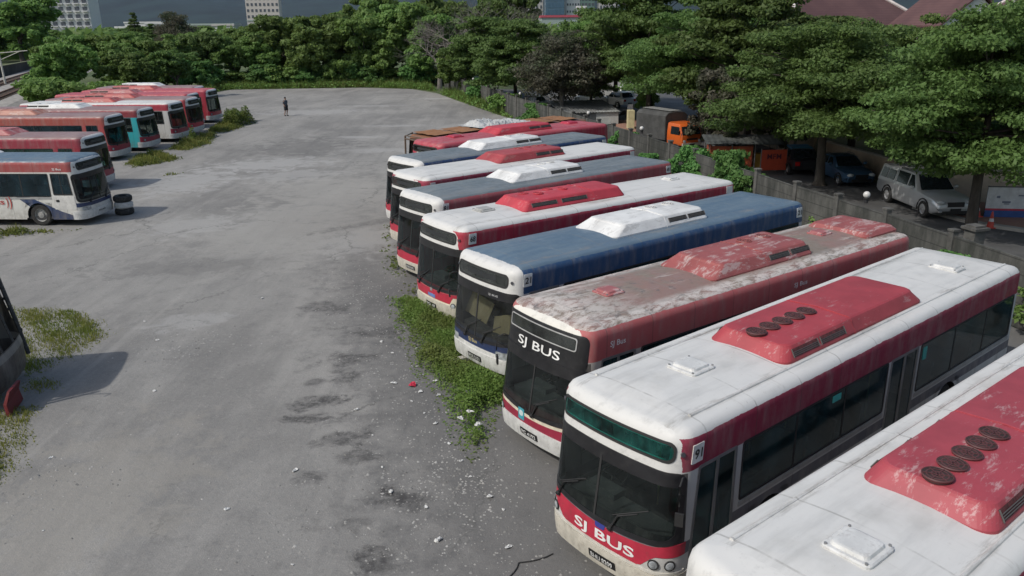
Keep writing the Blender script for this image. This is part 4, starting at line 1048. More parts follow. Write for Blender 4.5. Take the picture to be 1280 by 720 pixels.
LF_DRY = leafmat('leaves_dry_grass', (.22, .27, .055), (.33, .33, .10), (.18, .25, .05))
BARK = M('bark_dark', (.065, .055, .045), .95, var=.35, scale=4, bmp=.6, stretch=(1, 1, .25))
BARKG = M('bark_grey', (.16, .145, .13), .95, var=.3, scale=4, bmp=.5, stretch=(1, 1, .25))

def limb(mb, rg, a, b, r0, r1, bend=.15, n=5):
    a, b = Vector(a), Vector(b); L = (b - a).length
    off = Vector(tuple(rg.normal(size=3) * bend * L))
    pts = [a.lerp(b, t) + off * math.sin(math.pi * t) * .5 for t in np.linspace(0, 1, n)]
    mb.tube(pts, [r0 + (r1 - r0) * t for t in np.linspace(0, 1, n)], 7)
    return pts
def proto_layered(seed, leafm, h=8.8, Rr=5.4, trunk=3.3, lean=.4, n=420, size=.095):
    rg = np.random.default_rng(seed); mb = MB()
    top = Vector((rg.normal() * .4, rg.normal() * .4, h * .9))
    t1 = Vector((lean * .3, 0, trunk))
    mb.tube([(0, 0, -.1), (0, 0, .25), (lean * .15, 0, trunk * .5), t1], [.42, .27, .22, .20], 10)
    limb(mb, rg, t1, top, .19, .04, .05, 7)
    C = []; RX = []; RZ = []
    tiers = 7
    for k in range(tiers):
        f = k / (tiers - 1); z = trunk + .35 + (h - trunk - .5) * f
        rad = Rr * (1 - .50 * f ** 2.2) * (.85 if k == 0 else 1)
        nb = int(7 - 2 * f); a0 = rg.random() * 6.28
        for i in range(nb):
            a = a0 + 6.283 * i / nb + rg.normal() * .2; rr = rad * (.82 + .3 * rg.random())
            base = t1.lerp(top, max(0, f - .12)); tip = Vector((rr * math.cos(a), rr * math.sin(a), z + rg.normal() * .38))
            pts = limb(mb, rg, base, tip, .09 * (1 - .5 * f), .015, .06)
            m = 4 if f < .6 else 3
            for q in range(m):
                t = .35 + .65 * q / (m - 1); p = base.lerp(tip, t); sp = .5 + .5 * t
                for s in ((-1, 1) if q < m - 1 else (0,)):
                    C.append((p.x - math.sin(a) * s * sp * 1.0 + rg.normal() * .35, p.y + math.cos(a) * s * sp * 1.0 + rg.normal() * .25, base.z * 0 + tip.z + rg.normal() * .32 + .18 * (1 - t)))
                    RX.append(.75 + .55 * rg.random()); RZ.append(.24 + .26 * rg.random())
    V, F = leaf_cloud(rg, C, RX, RZ, n, size, up=.5, shell=.15)
    return mb, npmesh('crown', V, F, [leafm])
def proto_round(seed, leafm, h=9.0, Rr=4.0, base=1.2, nc=80, n=170, size=.24, cr=1.0, trunk_r=.22, squash=1.0):
    rg = np.random.default_rng(seed); mb = MB()
    mb.tube([(0, 0, -.1), (.1, 0, base), (rg.normal() * .2, rg.normal() * .2, h * .45)], [trunk_r * 1.4, trunk_r, trunk_r * .8], 8)
    C = []; RX = []; RZ = []; cz = (h + base) / 2
    lob = [(rg.normal() * Rr * .35, rg.normal() * Rr * .35, base + (h - base) * (.3 + .65 * rg.random()), Rr * (.42 + .25 * rg.random())) for _ in range(8)]
    for i in range(nc):
        l = lob[i % 8]; d = rg.normal(size=3); d /= np.linalg.norm(d)
        r = l[3] * (.55 + .5 * rg.random())
        c = [l[0] + d[0] * r, l[1] + d[1] * r, max(base * .6, l[2] + d[2] * r * .8 * squash)]
        c[2] = min(c[2], h - .2); q = math.hypot(c[0], c[1])
        if q > Rr: c[0] *= Rr / q; c[1] *= Rr / q
        C.append(c); RX.append(cr * (.5 + .6 * rg.random())); RZ.append(cr * (.35 + .4 * rg.random()))
    for l in lob: limb(mb, rg, (0, 0, h * .35), l[:3], .10, .02, .12)
    V, F = leaf_cloud(rg, C, RX, RZ, n, size, up=.35, shell=.3)
    return mb, npmesh('crown', V, F, [leafm])
def proto_bare(seed, h=12, Rr=5.5):
    rg = np.random.default_rng(seed); mb = MB(); tw = MB()
    mb.tube([(0, 0, -.1), (.1, 0, 2), (.2, .1, 3.4)], [.40, .30, .26], 9)
    def grow(p, d, L, r, lv):
        d = d.normalized(); q = p + d * L
        (mb if lv < 3 else tw).tube([p, p.lerp(q, .5) + Vector(tuple(rg.normal(size=3) * L * .06)), q], [r, r * .8, r * .6], 5 if lv < 3 else 3, cap=False)
        if lv >= 6: return
        for _ in range(3 if lv < 5 else 2):
            nd = d + Vector(tuple(rg.normal(size=3) * .55)) + Vector((q.x, q.y, 0)) * .03 + Vector((0, 0, .10))
            grow(q, nd, L * (.66 + .16 * rg.random()), r * .55, lv + 1)
    for i in range(5):
        a = 6.283 * i / 5 + rg.random(); grow(Vector((.2, .1, 3.2)), Vector((math.cos(a) * .8, math.sin(a) * .8, .9)), 2.7, .16, 1)
    me = tw.mesh('crown', BARKG)
    return mb, me
def proto_conifer(seed, h=11):
    rg = np.random.default_rng(seed); mb = MB(); mb.tube([(0, 0, -.1), (0, 0, h)], [.25, .03], 8)
    C = []; RX = []; RZ = []
    for k in range(16):
        z = 1.2 + (h - 1.4) * k / 15; rad = 2.6 * (1 - k / 16) + .15
        for i in range(7):
            a = rg.random() * 6.28; C.append((rad * .7 * math.cos(a), rad * .7 * math.sin(a), z)); RX.append(rad * .35 + .12); RZ.append(.25)
    V, F = leaf_cloud(rg, C, RX, RZ, 70, .2, up=.3, shell=.2)
    return mb, npmesh('crown', V, F, [LF_DARK])
def proto_palm(seed, h=3.2):
    rg = np.random.default_rng(seed); mb = MB(); mb.tube([(0, 0, -.1), (.05, 0, h * .5), (.1, 0, h)], [.22, .16, .15], 9)
    V = []; F = []
    for i in range(20):
        a = 6.283 * i / 20 + rg.normal() * .15; el = .15 + .9 * rg.random(); L = 2.3 + rg.random() * .7
        p = np.array([.1, 0, h]); hd = np.array([math.cos(a), math.sin(a), 0]); side = np.array([-math.sin(a), math.cos(a), 0]); e = el + .5
        for s in range(26):
            st = L / 26; e -= .075; p = p + (hd * math.cos(e) + np.array([0, 0, math.sin(e)])) * st
            ll = .5 * math.sin(math.pi * (s + 3) / 30)
            for sg in (-1, 1):
                tip = p + side * sg * ll + hd * ll * .5 + np.array([0, 0, -ll * .45]); k = len(V)
                V += [p - hd * .03, p + hd * .03, tip]; F.append((k, k + 1, k + 2))
    return mb, npmesh('crown', np.array(V), np.array(F), [LF_MID])

_pc = {}
def proto(key, fn, bark):
    mb, crown = fn(); _pc[key] = (mb.mesh('trunk', bark), crown)
proto('L0', lambda: proto_layered(1, LF_DARK), BARK); proto('L1', lambda: proto_layered(2, LF_DARK, 8.6, 5.8), BARK); proto('L2', lambda: proto_layered(3, LF_MID, 9.0, 5.2), BARK)
proto('D0', lambda: proto_layered(9, LF_DARK, 9.0, 5.4, n=210, size=.16), BARK)
proto('R0', lambda: proto_round(4, LF_DARK), BARK); proto('R1', lambda: proto_round(5, LF_MID, 9, 4.2), BARK); proto('R2', lambda: proto_round(6, LF_MID, 8.5, 4.4), BARK)
proto('R3', lambda: proto_round(7, LF_LIGHT, 8.0, 4.2), BARK)
proto('V0', lambda: proto_round(8, LF_VINE, 4.0, 3.0, .4, 50, 150, .22, .9, .08), BARK); proto('V1', lambda: proto_round(12, LF_LIGHT, 3.4, 3.2, .3, 50, 150, .2, .9, .08), BARK)
proto('G0', lambda: proto_layered(10, LF_GREY, 6.5, 3.6, 2.7, n=110, size=.12), BARKG)
proto('G1', lambda: proto_round(11, LF_GREY, 5.0, 2.4, .8, 60, 150, .12, .6, .10), BARKG)
proto('B0', lambda: proto_bare(13), BARKG); proto('C0', lambda: proto_conifer(14), BARK); proto('P0', lambda: proto_palm(15), BARKG)
_tr = random.Random(3)
def tree(key, x, y, h=1.0, w=None, label='', name='tree', cat='tree', group=None, rz=None, z=0):
    tm, cm = _pc[key]; r = empty(name, (x, y, z), _tr.random() * 6.28 if rz is None else rz, label, cat, group)
    s = h; r.scale = (w or s, w or s, s)
    for n, me in (('trunk', tm), ('crown', cm)):
        o = bpy.data.objects.new(n, me); COL.objects.link(o); o.parent = r
    return r
ORD = 'first second third fourth fifth sixth seventh eighth ninth tenth eleventh twelfth thirteenth fourteenth fifteenth sixteenth seventeenth eighteenth nineteenth twentieth twenty-first twenty-second twenty-third twenty-fourth twenty-fifth twenty-sixth'.split()
# alley trees, nearest first
g1 = 'layered trees along the alley'
AT = [('L0', 18.9, 32.2, .91, .90, 'layered tree with a bare dark trunk beside the traffic cones'), ('L2', 26.0, 40.0, .84, .95, 'layered tree above the white hoarding at the right edge'),
      ('L1', 16.3, 42.1, .90, 1.0, 'layered tree standing behind the dark blue sedan'), ('L2', 26.0, 47, .84, 1.0, 'layered tree in front of the white gabled house'),
      ('L0', 21.5, 51, .82, 1.0, 'layered tree below the brown hipped roof'), ('D0', 16.0, 55, .97, 1.0, 'layered tree behind the orange stall'),
      ('L1', 14.4, 62.0, 1.0, 1.05, 'layered tree above the orange truck'), ('D0', 17.5, 67, 1.08, 1.1, 'tall layered tree behind the one above the orange truck'),
      ('D0', 12.3, 73, 1.12, 1.05, 'tall layered tree right of the parked white cars'), ('D0', 29.5, 43, .86, 1.0, 'layered tree half out of frame at the right edge'),
      ('D0', 22, 60, .84, 1.0, 'layered tree left of the brown hipped roof'), ('D0', 10.8, 84, 1.16, 1.0, 'tall layered tree behind the parked white cars'), ('L2', 32, 37.5, .84, 1.0, 'layered tree leaning in from beyond the right edge'),
      ('D0', 31, 55, .78, 1.0, 'layered tree in front of the rightmost house')]
for k, x, y, h, w_, lb in AT: tree(k, x, y, h, w_, lb, group=g1)
tree('G0', 4.6, 72.5, 1.02, 1.0, 'sparse grey brown tree with twin trunks by the car park shed'); tree('L2', 7.6, 77.5, .86, .62, 'slim layered tree right of the sparse grey brown one')
tree('D0', .6, 84, .84, .9, 'dark layered tree behind the wall, left of the grey brown one'); tree('D0', -2.6, 97, .88, .95, 'dark layered tree at the far bend of the concrete wall')
tree('R3', -7.3, 101, .62, .62, 'light green bushy tree beside the far end of the concrete wall')
tree('B0', -3.0, 104, 1.02, 1.35, 'tall leafless grey tree behind the far corner of the lot'); tree('R0', -.6, 114, 1.28, 1.0, 'dense dark tree right of the leafless grey tree')
tree('B0', -9.5, 112, .85, .9, 'smaller leafless grey tree left of the tall one')
tree('G1', 13.7, 49.8, 1.1, 1.05, 'dusty grey shrub behind the dark car', 'shrub', 'shrub'); tree('G1', 17.2, 49.0, 1.0, .9, 'dusty grey shrub right of the palm', 'shrub', 'shrub'); tree('G1', 12.9, 52.5, .8, .9, 'dusty grey shrub between the orange truck and the palm', 'shrub', 'shrub')
tree('P0', 13.9, 50.2, 1.25, 1.0, 'small palm with arching fronds behind the orange stall', 'palm_tree', 'palm')
tree('V1', 12.4, 74, .62, .36, 'light green shrub between the white cars and the orange truck', 'shrub', 'shrub')
tree('V0', 9.0, 41.4, .52, .45, 'bright green bush against the inner side of the concrete wall', 'shrub', 'shrub'); tree('V0', 10.3, 36.9, .62, .45, 'leafy creeper bush below the globe lamp by the stall', 'shrub', 'shrub'); tree('V0', 11.2, 35.6, .42, .4, 'small green bush at the wall behind the blue roofed bus', 'shrub', 'shrub')
tree('V0', 7.9, 45.0, .30, .35, 'low bright bush at the wall foot beside the grey roofed bus', 'shrub', 'shrub')
# tree line across the back
rr = random.Random(11); i = 0; lx = -58
xs = []
while lx < -9: xs.append(lx); lx += rr.uniform(3.0, 4.3)
for i, x in enumerate(xs):
    f = (x + 58) / 50
    key = ['R2', 'R3', 'R1', 'R2', 'R0', 'R1', 'R3'][i % 7] if f < .45 else ['R1', 'R2', 'R3', 'R2', 'R3', 'R1'][i % 6]
    hh = (.72 + .16 * rr.random()) if f < .5 else (1.0 + .22 * rr.random())
    tree(key, x, 120 + rr.uniform(-2, 3) - (8 if f < .25 else 0), hh, hh * 1.02, 'bushy tree in the line across the back of the lot, %s from the left' % ORD[i], group='trees in line across the back of the lot')
for i in range(11):
    x = -31 + i * 3.0; tree(['R2', 'R1', 'R3'][i % 3], x, 128 + rr.uniform(0, 5), 1.25 + .2 * rr.random() - (.25 if x < -24 else 0), 1.2, 'taller tree behind the back tree line, %s from the left' % ORD[i], group='taller trees behind the back tree line')
for i in range(9):
    x = -66 + i * 5.2; tree(['R3', 'R1', 'R2'][i % 3], x, 137 + rr.uniform(0, 8), .80 + .1 * rr.random(), 1.1, 'light tree further behind the left part of the tree line, %s from the left' % ORD[i], group='light trees behind the left tree line')
# lower bushes in front of the line
for i in range(17):
    x = -49 + i * 2.5
    tree(['V0', 'V1', 'V0'][i % 3], x, 118.3 - (3 if x < -40 else 0) + rr.uniform(-.8, .8), .55 + .45 * rr.random(), .8 + .2 * rr.random(), 'low creeper covered bush at the back edge of the lot, %s from the left' % ORD[i], 'shrub', 'shrub', 'creeper covered bushes at the back edge')
# bushes behind the left row
LB_ = [('R2', -50, 93, .75), ('R1', -46, 100, .72), ('R2', -54, 101, .7), ('R3', -46.5, 84, .42), ('V1', -46, 82, .95), ('R2', -43, 95, .62), ('V1', -42, 86, .8), ('R0', -40.5, 101, .6)]
for i, (k, x, y, h) in enumerate(LB_): tree(k, x, y, h, h * 1.15, 'shrubby tree between the railway and the left bus row, %s counting inward' % ORD[i], group='shrubby trees beside the railway')
tree('R1', -119, 205, 1.7, 2.35, 'large round crowned tree beyond the railway in the left background'); tree('R2', -131, 214, 1.35, 2.0, 'broad tree behind and left of the large round crowned tree')
tree('C0', -84, 190, 1.02, 1.3, 'pointed conifer rising over the tree line', 'conifer_tree'); tree('G0', -68, 172, 1.50, 1.1, 'open crowned pale tree right of the pointed conifer'); tree('C0', -76, 180, .80, 1.5, 'shorter conifer beside the pointed one', 'conifer_tree')
for i in range(8): tree(['R1', 'R2', 'R0'][i % 3], -230 + i * 22 + rr.uniform(-4, 4), 260 + rr.uniform(-10, 30), .9, 2.0, 'distant tree on the plain beyond the railway, %s from the left' % ORD[i], group='distant trees beyond the railway')
# creepers grown over the boundary wall
for i, (x, y, h, w_) in enumerate([(13.6, 23.2, .36, .40), (12.4, 29.8, .30, .36), (6.9, 51.2, .42, .45), (5.0, 58.5, .4, .4), (2.2, 68.5, .45, .5), (-.6, 79.5, .5, .5), (-3.6, 91, .6, .6), (14.9, 19.6, .40, .42)]):
    tree(['V0', 'V1'][i % 2], x, y, h, w_, 'creeper bush leaning on the concrete boundary wall, %s of the wall creepers' % ORD[i], 'shrub', 'shrub', 'creepers along the boundary wall')
# ------------------------------------------------------------------ ground cover (stuff)
def inpoly(x, y, P):
    c = False; n = len(P)
    for i in range(n):
        (x1, y1), (x2, y2) = P[i], P[(i + 1) % n]
        if (y1 > y) != (y2 > y) and x < (x2 - x1) * (y - y1) / (y2 - y1) + x1: c = not c
    return c
def edge_d(x, y, P):
    d = 1e9; n = len(P)
    for i in range(n):
        ax, ay = P[i]; bx, by = P[(i + 1) % n]; vx, vy = bx - ax, by - ay
        t = max(0, min(1, ((x - ax) * vx + (y - ay) * vy) / (vx * vx + vy * vy + 1e-9)))
        d = min(d, math.hypot(x - ax - t * vx, y - ay - t * vy))
    return d
def cover(name, polys, dens, hmax, size, mat, label, seed=1, blades=False):
    rg = np.random.default_rng(seed); C = []; Hh = []
    for P in polys:
        xs = [p[0] for p in P]; ys = [p[1] for p in P]; A = (max(xs) - min(xs)) * (max(ys) - min(ys))
        ph = rg.random(4) * 6
        for _ in range(int(A * dens)):
            x = min(xs) + rg.random() * (max(xs) - min(xs)); y = min(ys) + rg.random() * (max(ys) - min(ys))
            if not inpoly(x, y, P): continue
            e = edge_d(x, y, P) - .32 * (.5 + .5 * math.sin(x * 3.7 + ph[3]) * math.sin(y * 3.1 + ph[1])) - .14 * abs(math.sin(x * 9.1 + y * 7.3)); f = max(0, min(1, e / .5))
            nz = .5 + .25 * math.sin(x * 2.3 + ph[0]) * math.cos(y * 1.9 + ph[1]) + .25 * math.sin(x * 5.1 + y * 4.3 + ph[2])
            if rg.random() > (f * .95 + .06) * (.35 + nz): continue
            C.append((x, y)); Hh.append(hmax * f * (.35 + .65 * nz))
    C = np.array(C); Hh = np.array(Hh); T = len(C)
    if blades:
        h = Hh * (.5 + .8 * rg.random(T)); a = rg.random(T) * 6.28; wd = size
        dx, dy = np.cos(a) * wd, np.sin(a) * wd; ln = rg.normal(size=(T, 2)) * .3 * h[:, None]
        V = np.stack([np.c_[C[:, 0] - dx, C[:, 1] - dy, np.zeros(T)], np.c_[C[:, 0] + dx, C[:, 1] + dy, np.zeros(T)], np.c_[C[:, 0] + ln[:, 0], C[:, 1] + ln[:, 1], h]], 1).reshape(-1, 3)
        me = npmesh(name, V, np.arange(T * 3).reshape(-1, 3), [mat])
    else:
        z = Hh * (rg.random(T) ** .5); P = np.c_[C, z + .01]
        nrm = np.array([0, 0, 1.0]) + rg.normal(size=(T, 3)) * .5; nrm /= np.linalg.norm(nrm, axis=1)[:, None]
        a = rg.normal(size=(T, 3)); u = np.cross(nrm, a); u /= np.linalg.norm(u, axis=1)[:, None]; w_ = np.cross(nrm, u)
        s = size * (.6 + .8 * rg.random(T))[:, None]
        V = np.stack([P - u * s, P + w_ * s * .6, P + u * s, P - w_ * s * .6], 1).reshape(-1, 3); V[:, 2] = np.maximum(V[:, 2], .006)
        me = npmesh(name, V, np.arange(T * 4).reshape(-1, 4), [mat])
    o = bpy.data.objects.new(name, me); COL.objects.link(o); return tag(o, label, None, None, 'stuff')
# creeping weeds between the fronts of the slanted row
w1 = [[(-4.1, 24.6), (-3.7, 22.6), (-3.3, 21.2), (-2.9, 20.0), (-2.6, 18.6), (-2.0, 17.5), (-1.65, 16.2), (-1.3, 14.9), (-.8, 14.0), (-.4, 14.9), (-.35, 16.0), (.35, 16.6), (.6, 17.7), (.1, 19.5), (-.5, 21.0), (-1.6, 23.2), (-2.5, 24.2)]]
cover('weed_patch', w1, 2600, .46, .034, LF_WEED, 'thick low green creeping weeds in front of the blue roofed bus', 3)
w2 = [[(-4.9, 29.4), (-4.7, 27.6), (-4.3, 26.4), (-3.6, 26.2), (-3.4, 27.4), (-4.0, 29.2)], [(-5.6, 34.5), (-5.4, 32.0), (-5.0, 31.0), (-4.6, 32.2), (-5.0, 34.6)], [(-5.1, 31.2), (-5.2, 29.9), (-4.5, 29.5), (-4.4, 31)], [(-3.9, 25.9), (-3.5, 24.5), (-2.8, 24.4), (-2.8, 25.8)]]
cover('weed_clumps', w2, 420, .28, .05, LF_WEED, 'sparse weeds at the feet of the grey and white roofed buses', 4)
w3 = [[(-23.5, 34.4), (-19.0, 34.0), (-17.9, 34.6), (-19, 33.4), (-21.0, 32.4), (-25, 32.6), (-27, 34.4)], [(-23.4, 49.5), (-21.8, 51.2), (-21.4, 53.4), (-23.0, 55.0), (-24.6, 57.5), (-25.6, 55), (-24.8, 51)], [(-24.6, 57), (-22.4, 56.4), (-21.9, 60), (-23.4, 66), (-24.6, 68), (-25.2, 62)], [(-25.4, 67), (-23, 66), (-22.5, 70), (-24.5, 74), (-26.5, 73.6)], [(-20.4, 46.6), (-19.2, 46.9), (-19.4, 48), (-20.6, 47.8)]]
cover('grass_verge', w3, 160, .5, .035, LF_DRY, 'yellow green grass tufts along the fronts of the left row', 5, True)
cover('verge_weeds', w3, 210, .3, .06, LF_WEED, 'yellow green weeds along the fronts of the left row', 6)
w1b = w1
cover('weed_stems', w1b, 260, .62, .012, LF_WEED, 'taller weed stems standing out of the creeping weeds', 23, True)
w3b = [[(-25.4, 70.5), (-23.4, 70.0), (-22.6, 72.4), (-23.2, 75.2), (-25.0, 75.8), (-26.0, 73.5)], [(-24.8, 59), (-23.6, 58.5), (-23.2, 61.5), (-24.2, 62.5)]]
cover('tall_weeds', w3b, 700, 1.5, .08, LF_WEED, 'waist high yellow green weeds beside the farthest buses of the left row', 7)
w4 = [[(-16.6, 24.6), (-12.6, 23.6), (-10.9, 21.6), (-11.2, 19.6), (-12.0, 18.2), (-16, 18.6)], [(-13.2, 17.0), (-10.6, 17.4), (-10.2, 16.0), (-9.4, 14.2), (-9.6, 12.0), (-10.2, 10.4), (-12.6, 10.0)], [(-12.4, 18.6), (-10.9, 18.9), (-10.6, 17.9), (-11.4, 17.0), (-12.6, 16.8)], [(-12.4, 16.5), (-10.4, 15.6), (-9.6, 14.2), (-10.2, 12.2), (-12.6, 11.4)]]
cover('dry_grass', w4, 620, .16, .014, LF_DRY, 'thin patchy grass around the burnt wreck', 8, True)
w5 = [[(-44, 117.5), (-42, 111.5), (-30, 113.6), (-19.5, 114.2), (-12.8, 110.6), (-9, 104.5), (-10, 112), (-16, 119), (-30, 121), (-46, 121)], [(-9.2, 103.6), (-6.2, 93), (-2.7, 82), (-.3, 74.5), (.7, 73), (1.2, 68), (3.2, 62), (4.0, 62.5), (1.0, 73.6), (-1.2, 82.4), (-3.8, 93.5), (-6.8, 103.5)], [(-42, 111), (-38.5, 112), (-39, 95), (-40.5, 84), (-43.5, 84), (-45, 100)]]
cover('long_grass', w5, 75, 1.2, .05, LF_WEED, 'long bright green grass along the back and wall edges of the lot', 9, True)
cover('edge_creeper', w5, 46, .85, .13, LF_LIGHT, 'leafy undergrowth along the back and wall edges of the lot', 10)
# strip of soil and grass under the verge so the lot's far edge is soft
# gravel scattered on the lot
def gravel():
    rg = np.random.default_rng(21); V = []; F = []
    def stone(x, y, s):
        k = len(V); a = rg.random() * 6.28; n = 5
        for j in range(n):
            t = a + 6.283 * j / n; r = s * (.7 + .5 * rg.random()); V.append((x + r * math.cos(t), y + r * math.sin(t), 0.0))
        V.append((x + rg.normal() * s * .2, y + rg.normal() * s * .2, s * (.5 + .4 * rg.random())))
        for j in range(n): F.append((k + j, k + (j + 1) % n, k + n))
    for _ in range(3200):
        t = rg.random(); y = 8 + 20 * t ** 1.3; cx = 1.2 - (y - 8) * .30; x = cx + rg.normal() * (1.1) - .8
        stone(x, y, .010 + .022 * rg.random() ** 2)
    for _ in range(1200): stone(-22 + 22 * rg.random(), 6 + 35 * rg.random(), .010 + .022 * rg.random() ** 2)
    for cx, cy, s, n in ((-8.9, 20.4, .8, 260), (-1.2, 13.4, .6, 260), (-9.2, 13.6, .7, 120), (-3.2, 12.0, .9, 150), (-4.2, 9.5, .5, 80)):
        for _ in range(n): stone(cx + rg.normal() * s, cy + rg.normal() * s, .012 + .03 * rg.random() ** 2)
    o = bpy.data.objects.new('gravel', npmesh('gravel', np.array(V), np.array(F), [M('gravel_grey', (.24, .235, .22), .9, var=.5, scale=3)])); COL.objects.link(o)
    tag(o, 'loose grey gravel scattered over the lot', None, None, 'stuff')
gravel()
# litter: single crumpled scraps
def scrap(x, y, s, mat, label, group=None, seed=0, name='litter'):
    rg = random.Random(seed); n = 7; mb = MB(); pts = [(0, 0, s * .35)]
    for k in range(n):
        a = 6.283 * k / n + rg.uniform(-.2, .2); r = s * rg.uniform(.5, 1.1); pts.append((r * math.cos(a), r * .65 * math.sin(a), rg.uniform(.008, s * .4)))
    for k in range(n):
        a = 6.283 * k / n; pts.append((.55 * s * math.cos(a) * rg.uniform(.5, 1), .4 * s * math.sin(a), rg.uniform(s * .1, s * .6)))
    fs = [(0, 8 + k, 8 + (k + 1) % n) for k in range(n)] + [(8 + k, 1 + k, 1 + (k + 1) % n, 8 + (k + 1) % n) for k in range(n)]
    mb.add(pts, fs, 0); mb.add([(p[0], p[1], max(.004, p[2] - .006)) for p in pts], [tuple(reversed(f)) for f in fs], 0)
    o = mb.build(name, mat); o.location = (x, y, 0); o.rotation_euler = (0, 0, rg.random() * 6.28); return tag(o, label, 'litter', group)
PAPER = M('litter_white', (.55, .55, .53), .7, dirt=(.3, .28, .24), scale=20)
LIT = [(-2.9, 17.9), (-2.45, 18.9), (-2.2, 17.4), (-2.35, 16.9), (-2.0, 16.3), (-1.7, 15.8), (-1.75, 17.2), (-2.6, 20.1), (-2.75, 21.1), (-3.0, 22.2), (-3.25, 23.3), (-1.35, 14.9), (-1.05, 14.2), (-.85, 13.6), (-.55, 13.9), (-.45, 12.9), (-.2, 12.5), (-1.6, 12.6), (-2.6, 14.0), (-3.55, 16.5), (-4.3, 13.9), (-3.6, 11.0), (-1.3, 11.6), (-.9, 10.6), (-.1, 11.4), (-3.2, 19.8), (-3.6, 20.6), (-2.3, 13.1), (-3.0, 15.3), (-8.6, 17.6), (-9.4, 14.5), (-8.2, 12.0), (-7.4, 10.5), (-6.4, 9.6), (-5.2, 12.6), (-9.9, 20.9), (-10.9, 22.4), (-8.0, 24.4), (-1.9, 18.0), (-2.0, 19.6), (.0, 10.0), (-.6, 9.6)]
for i, (x, y) in enumerate(LIT):
    scrap(x, y, random.Random(i).uniform(.035, .10), PAPER, 'small crumpled white scrap of litter lying on the lot', 'white scraps of litter on the lot', i)
for i, (x, y) in enumerate([(-1.15, 15.6), (-.95, 15.9), (-1.0, 16.9), (-.75, 15.3)]):
    o = scrap(x, y, .12, PAPER, 'white scrap of litter caught in the weeds', 'white scraps caught in the weeds', 70 + i); o.location.z = .22
scrap(-2.42, 17.75, .16, M('litter_red', (.45, .02, .05), .6), 'crumpled bright red plastic scrap beside the weeds', None, 90)
mb = MB(); mb.loft([[(-.42, -.12, 0), (.40, -.14, 0), (.42, .12, 0), (-.38, .13, 0)], [(-.38, -.10, .2), (.36, -.10, .24), (.36, .09, .24), (-.33, .10, .17)]], 0, False)
o = mb.build('concrete_block', M('block_concrete', (.42, .40, .36), .9, dirt=(.2, .18, .14), scale=6, bmp=.5)); o.location = (-1.30, 18.95, .02); o.rotation_euler = (.05, .06, .5); tag(o, 'pale rough concrete block lying in the weeds by the blue fronted bus', 'concrete block')
# striped drum: painted tyres stacked
r = empty('tyre_stack', (-18.05, 36.9, 0), 0, 'stack of old tyres painted black and white beside the front of the left bus', 'tyre stack')
for k, (cname, c) in enumerate((('drum_black', (.02, .02, .02)), ('drum_white', (.5, .5, .48)), ('drum_black', (.02, .02, .02)))):
    mb = MB(); z = k * .30
    mb.lathe([(.20, z + .03), (.34, z), (.41, z + .06), (.42, z + .15), (.41, z + .24), (.34, z + .295), (.20, z + .27), (.20, z + .03)], 22, 0)
    mb.build('tyre', M(cname, c, .8, dirt=(.2, .19, .17), scale=5), r)
# dead cable on the ground by bus 91
mb = MB(); pts = [(-.35 + .9 * t + .12 * math.sin(7 * t), 10.3 + 1.1 * t + .2 * math.sin(5 * t), .012) for t in np.linspace(0, 1, 14)]
mb.tube(pts, .011, 5); tag(mb.build('cable', M('window_rubber')), 'thin black cable lying on the ground before the bus numbered 91', 'cable')

# ------------------------------------------------------------------ boundary wall with posts
WL = [(-8.6, 110), (-4.4, 95), (.6, 74), (3.9, 62), (6.6, 52), (8.7, 44), (10.1, 38), (11.5, 32), (12.9, 27), (14.3, 21), (16.1, 14.5), (18.6, 7)]
def wall():
    root = empty('boundary_wall', (WL[0][0], WL[0][1], 0), 0, 'long grey precast concrete panel wall with dark posts behind the slanted bus row', 'wall')
    wm, nt, b, out = newmat('wall_panels'); v = coords(nt, 'World'); n1 = noise(nt, coords(nt, 'World', (1, 1, .3)), 1.1, 7, .7); n2 = noise(nt, v, 4, 6, .7)
    c = mix(nt, ramp(nt, n1, .38, .68), (.036, .038, .033), (.105, .104, .094)); c = mix(nt, ramp(nt, n2, .55, .75, 0, .5), c, (.035, .036, .03))
    sx = N(nt, 'ShaderNodeSeparateXYZ'); nt.links.new(v, sx.inputs[0])
    pz = math_(nt, 'PINGPONG', math_(nt, 'ADD', sx.outputs[2], .1), .2); gap = ramp(nt, pz, .025, .0)
    c = mix(nt, math_(nt, 'MULTIPLY', gap, .8), c, (.02, .02, .02)); setin(nt, b, 'Base Color', c); b.inputs['Roughness'].default_value = .95; bump(nt, n2, b, .5, .03)
    pmat = M('post_concrete', (.09, .088, .08), .95, var=.3, dirt=(.03, .03, .03), scale=2)
    seg = []
    for (a, b_) in zip(WL, WL[1:]):
        L = math.dist(a, b_); n = max(1, round(L / 2.9))
        for i in range(n): seg.append(((a[0] + (b_[0] - a[0]) * i / n, a[1] + (b_[1] - a[1]) * i / n), (a[0] + (b_[0] - a[0]) * (i + 1) / n, a[1] + (b_[1] - a[1]) * (i + 1) / n)))
    rx, ry = WL[0]
    for a, b_ in seg:
        ang = math.atan2(b_[1] - a[1], b_[0] - a[0]); L = math.dist(a, b_)
        h = 1.95 + random.uniform(-.03, .03)
        mb = MB(); mb.box(((a[0] + b_[0]) / 2 - rx, (a[1] + b_[1]) / 2 - ry, h / 2), (L - .10, .08, h), rz=ang); mb.build('wall_panel', wm, root)
        mb = MB(); mb.box((a[0] - rx, a[1] - ry, 1.05), (.2, .2, 2.1), rz=ang); mb.box((a[0] - rx, a[1] - ry, 2.13), (.26, .26, .06), rz=ang); mb.build('post', pmat, root)
wall()
GL = M('globe_opal', (.55, .54, .51), .35, var=.05)
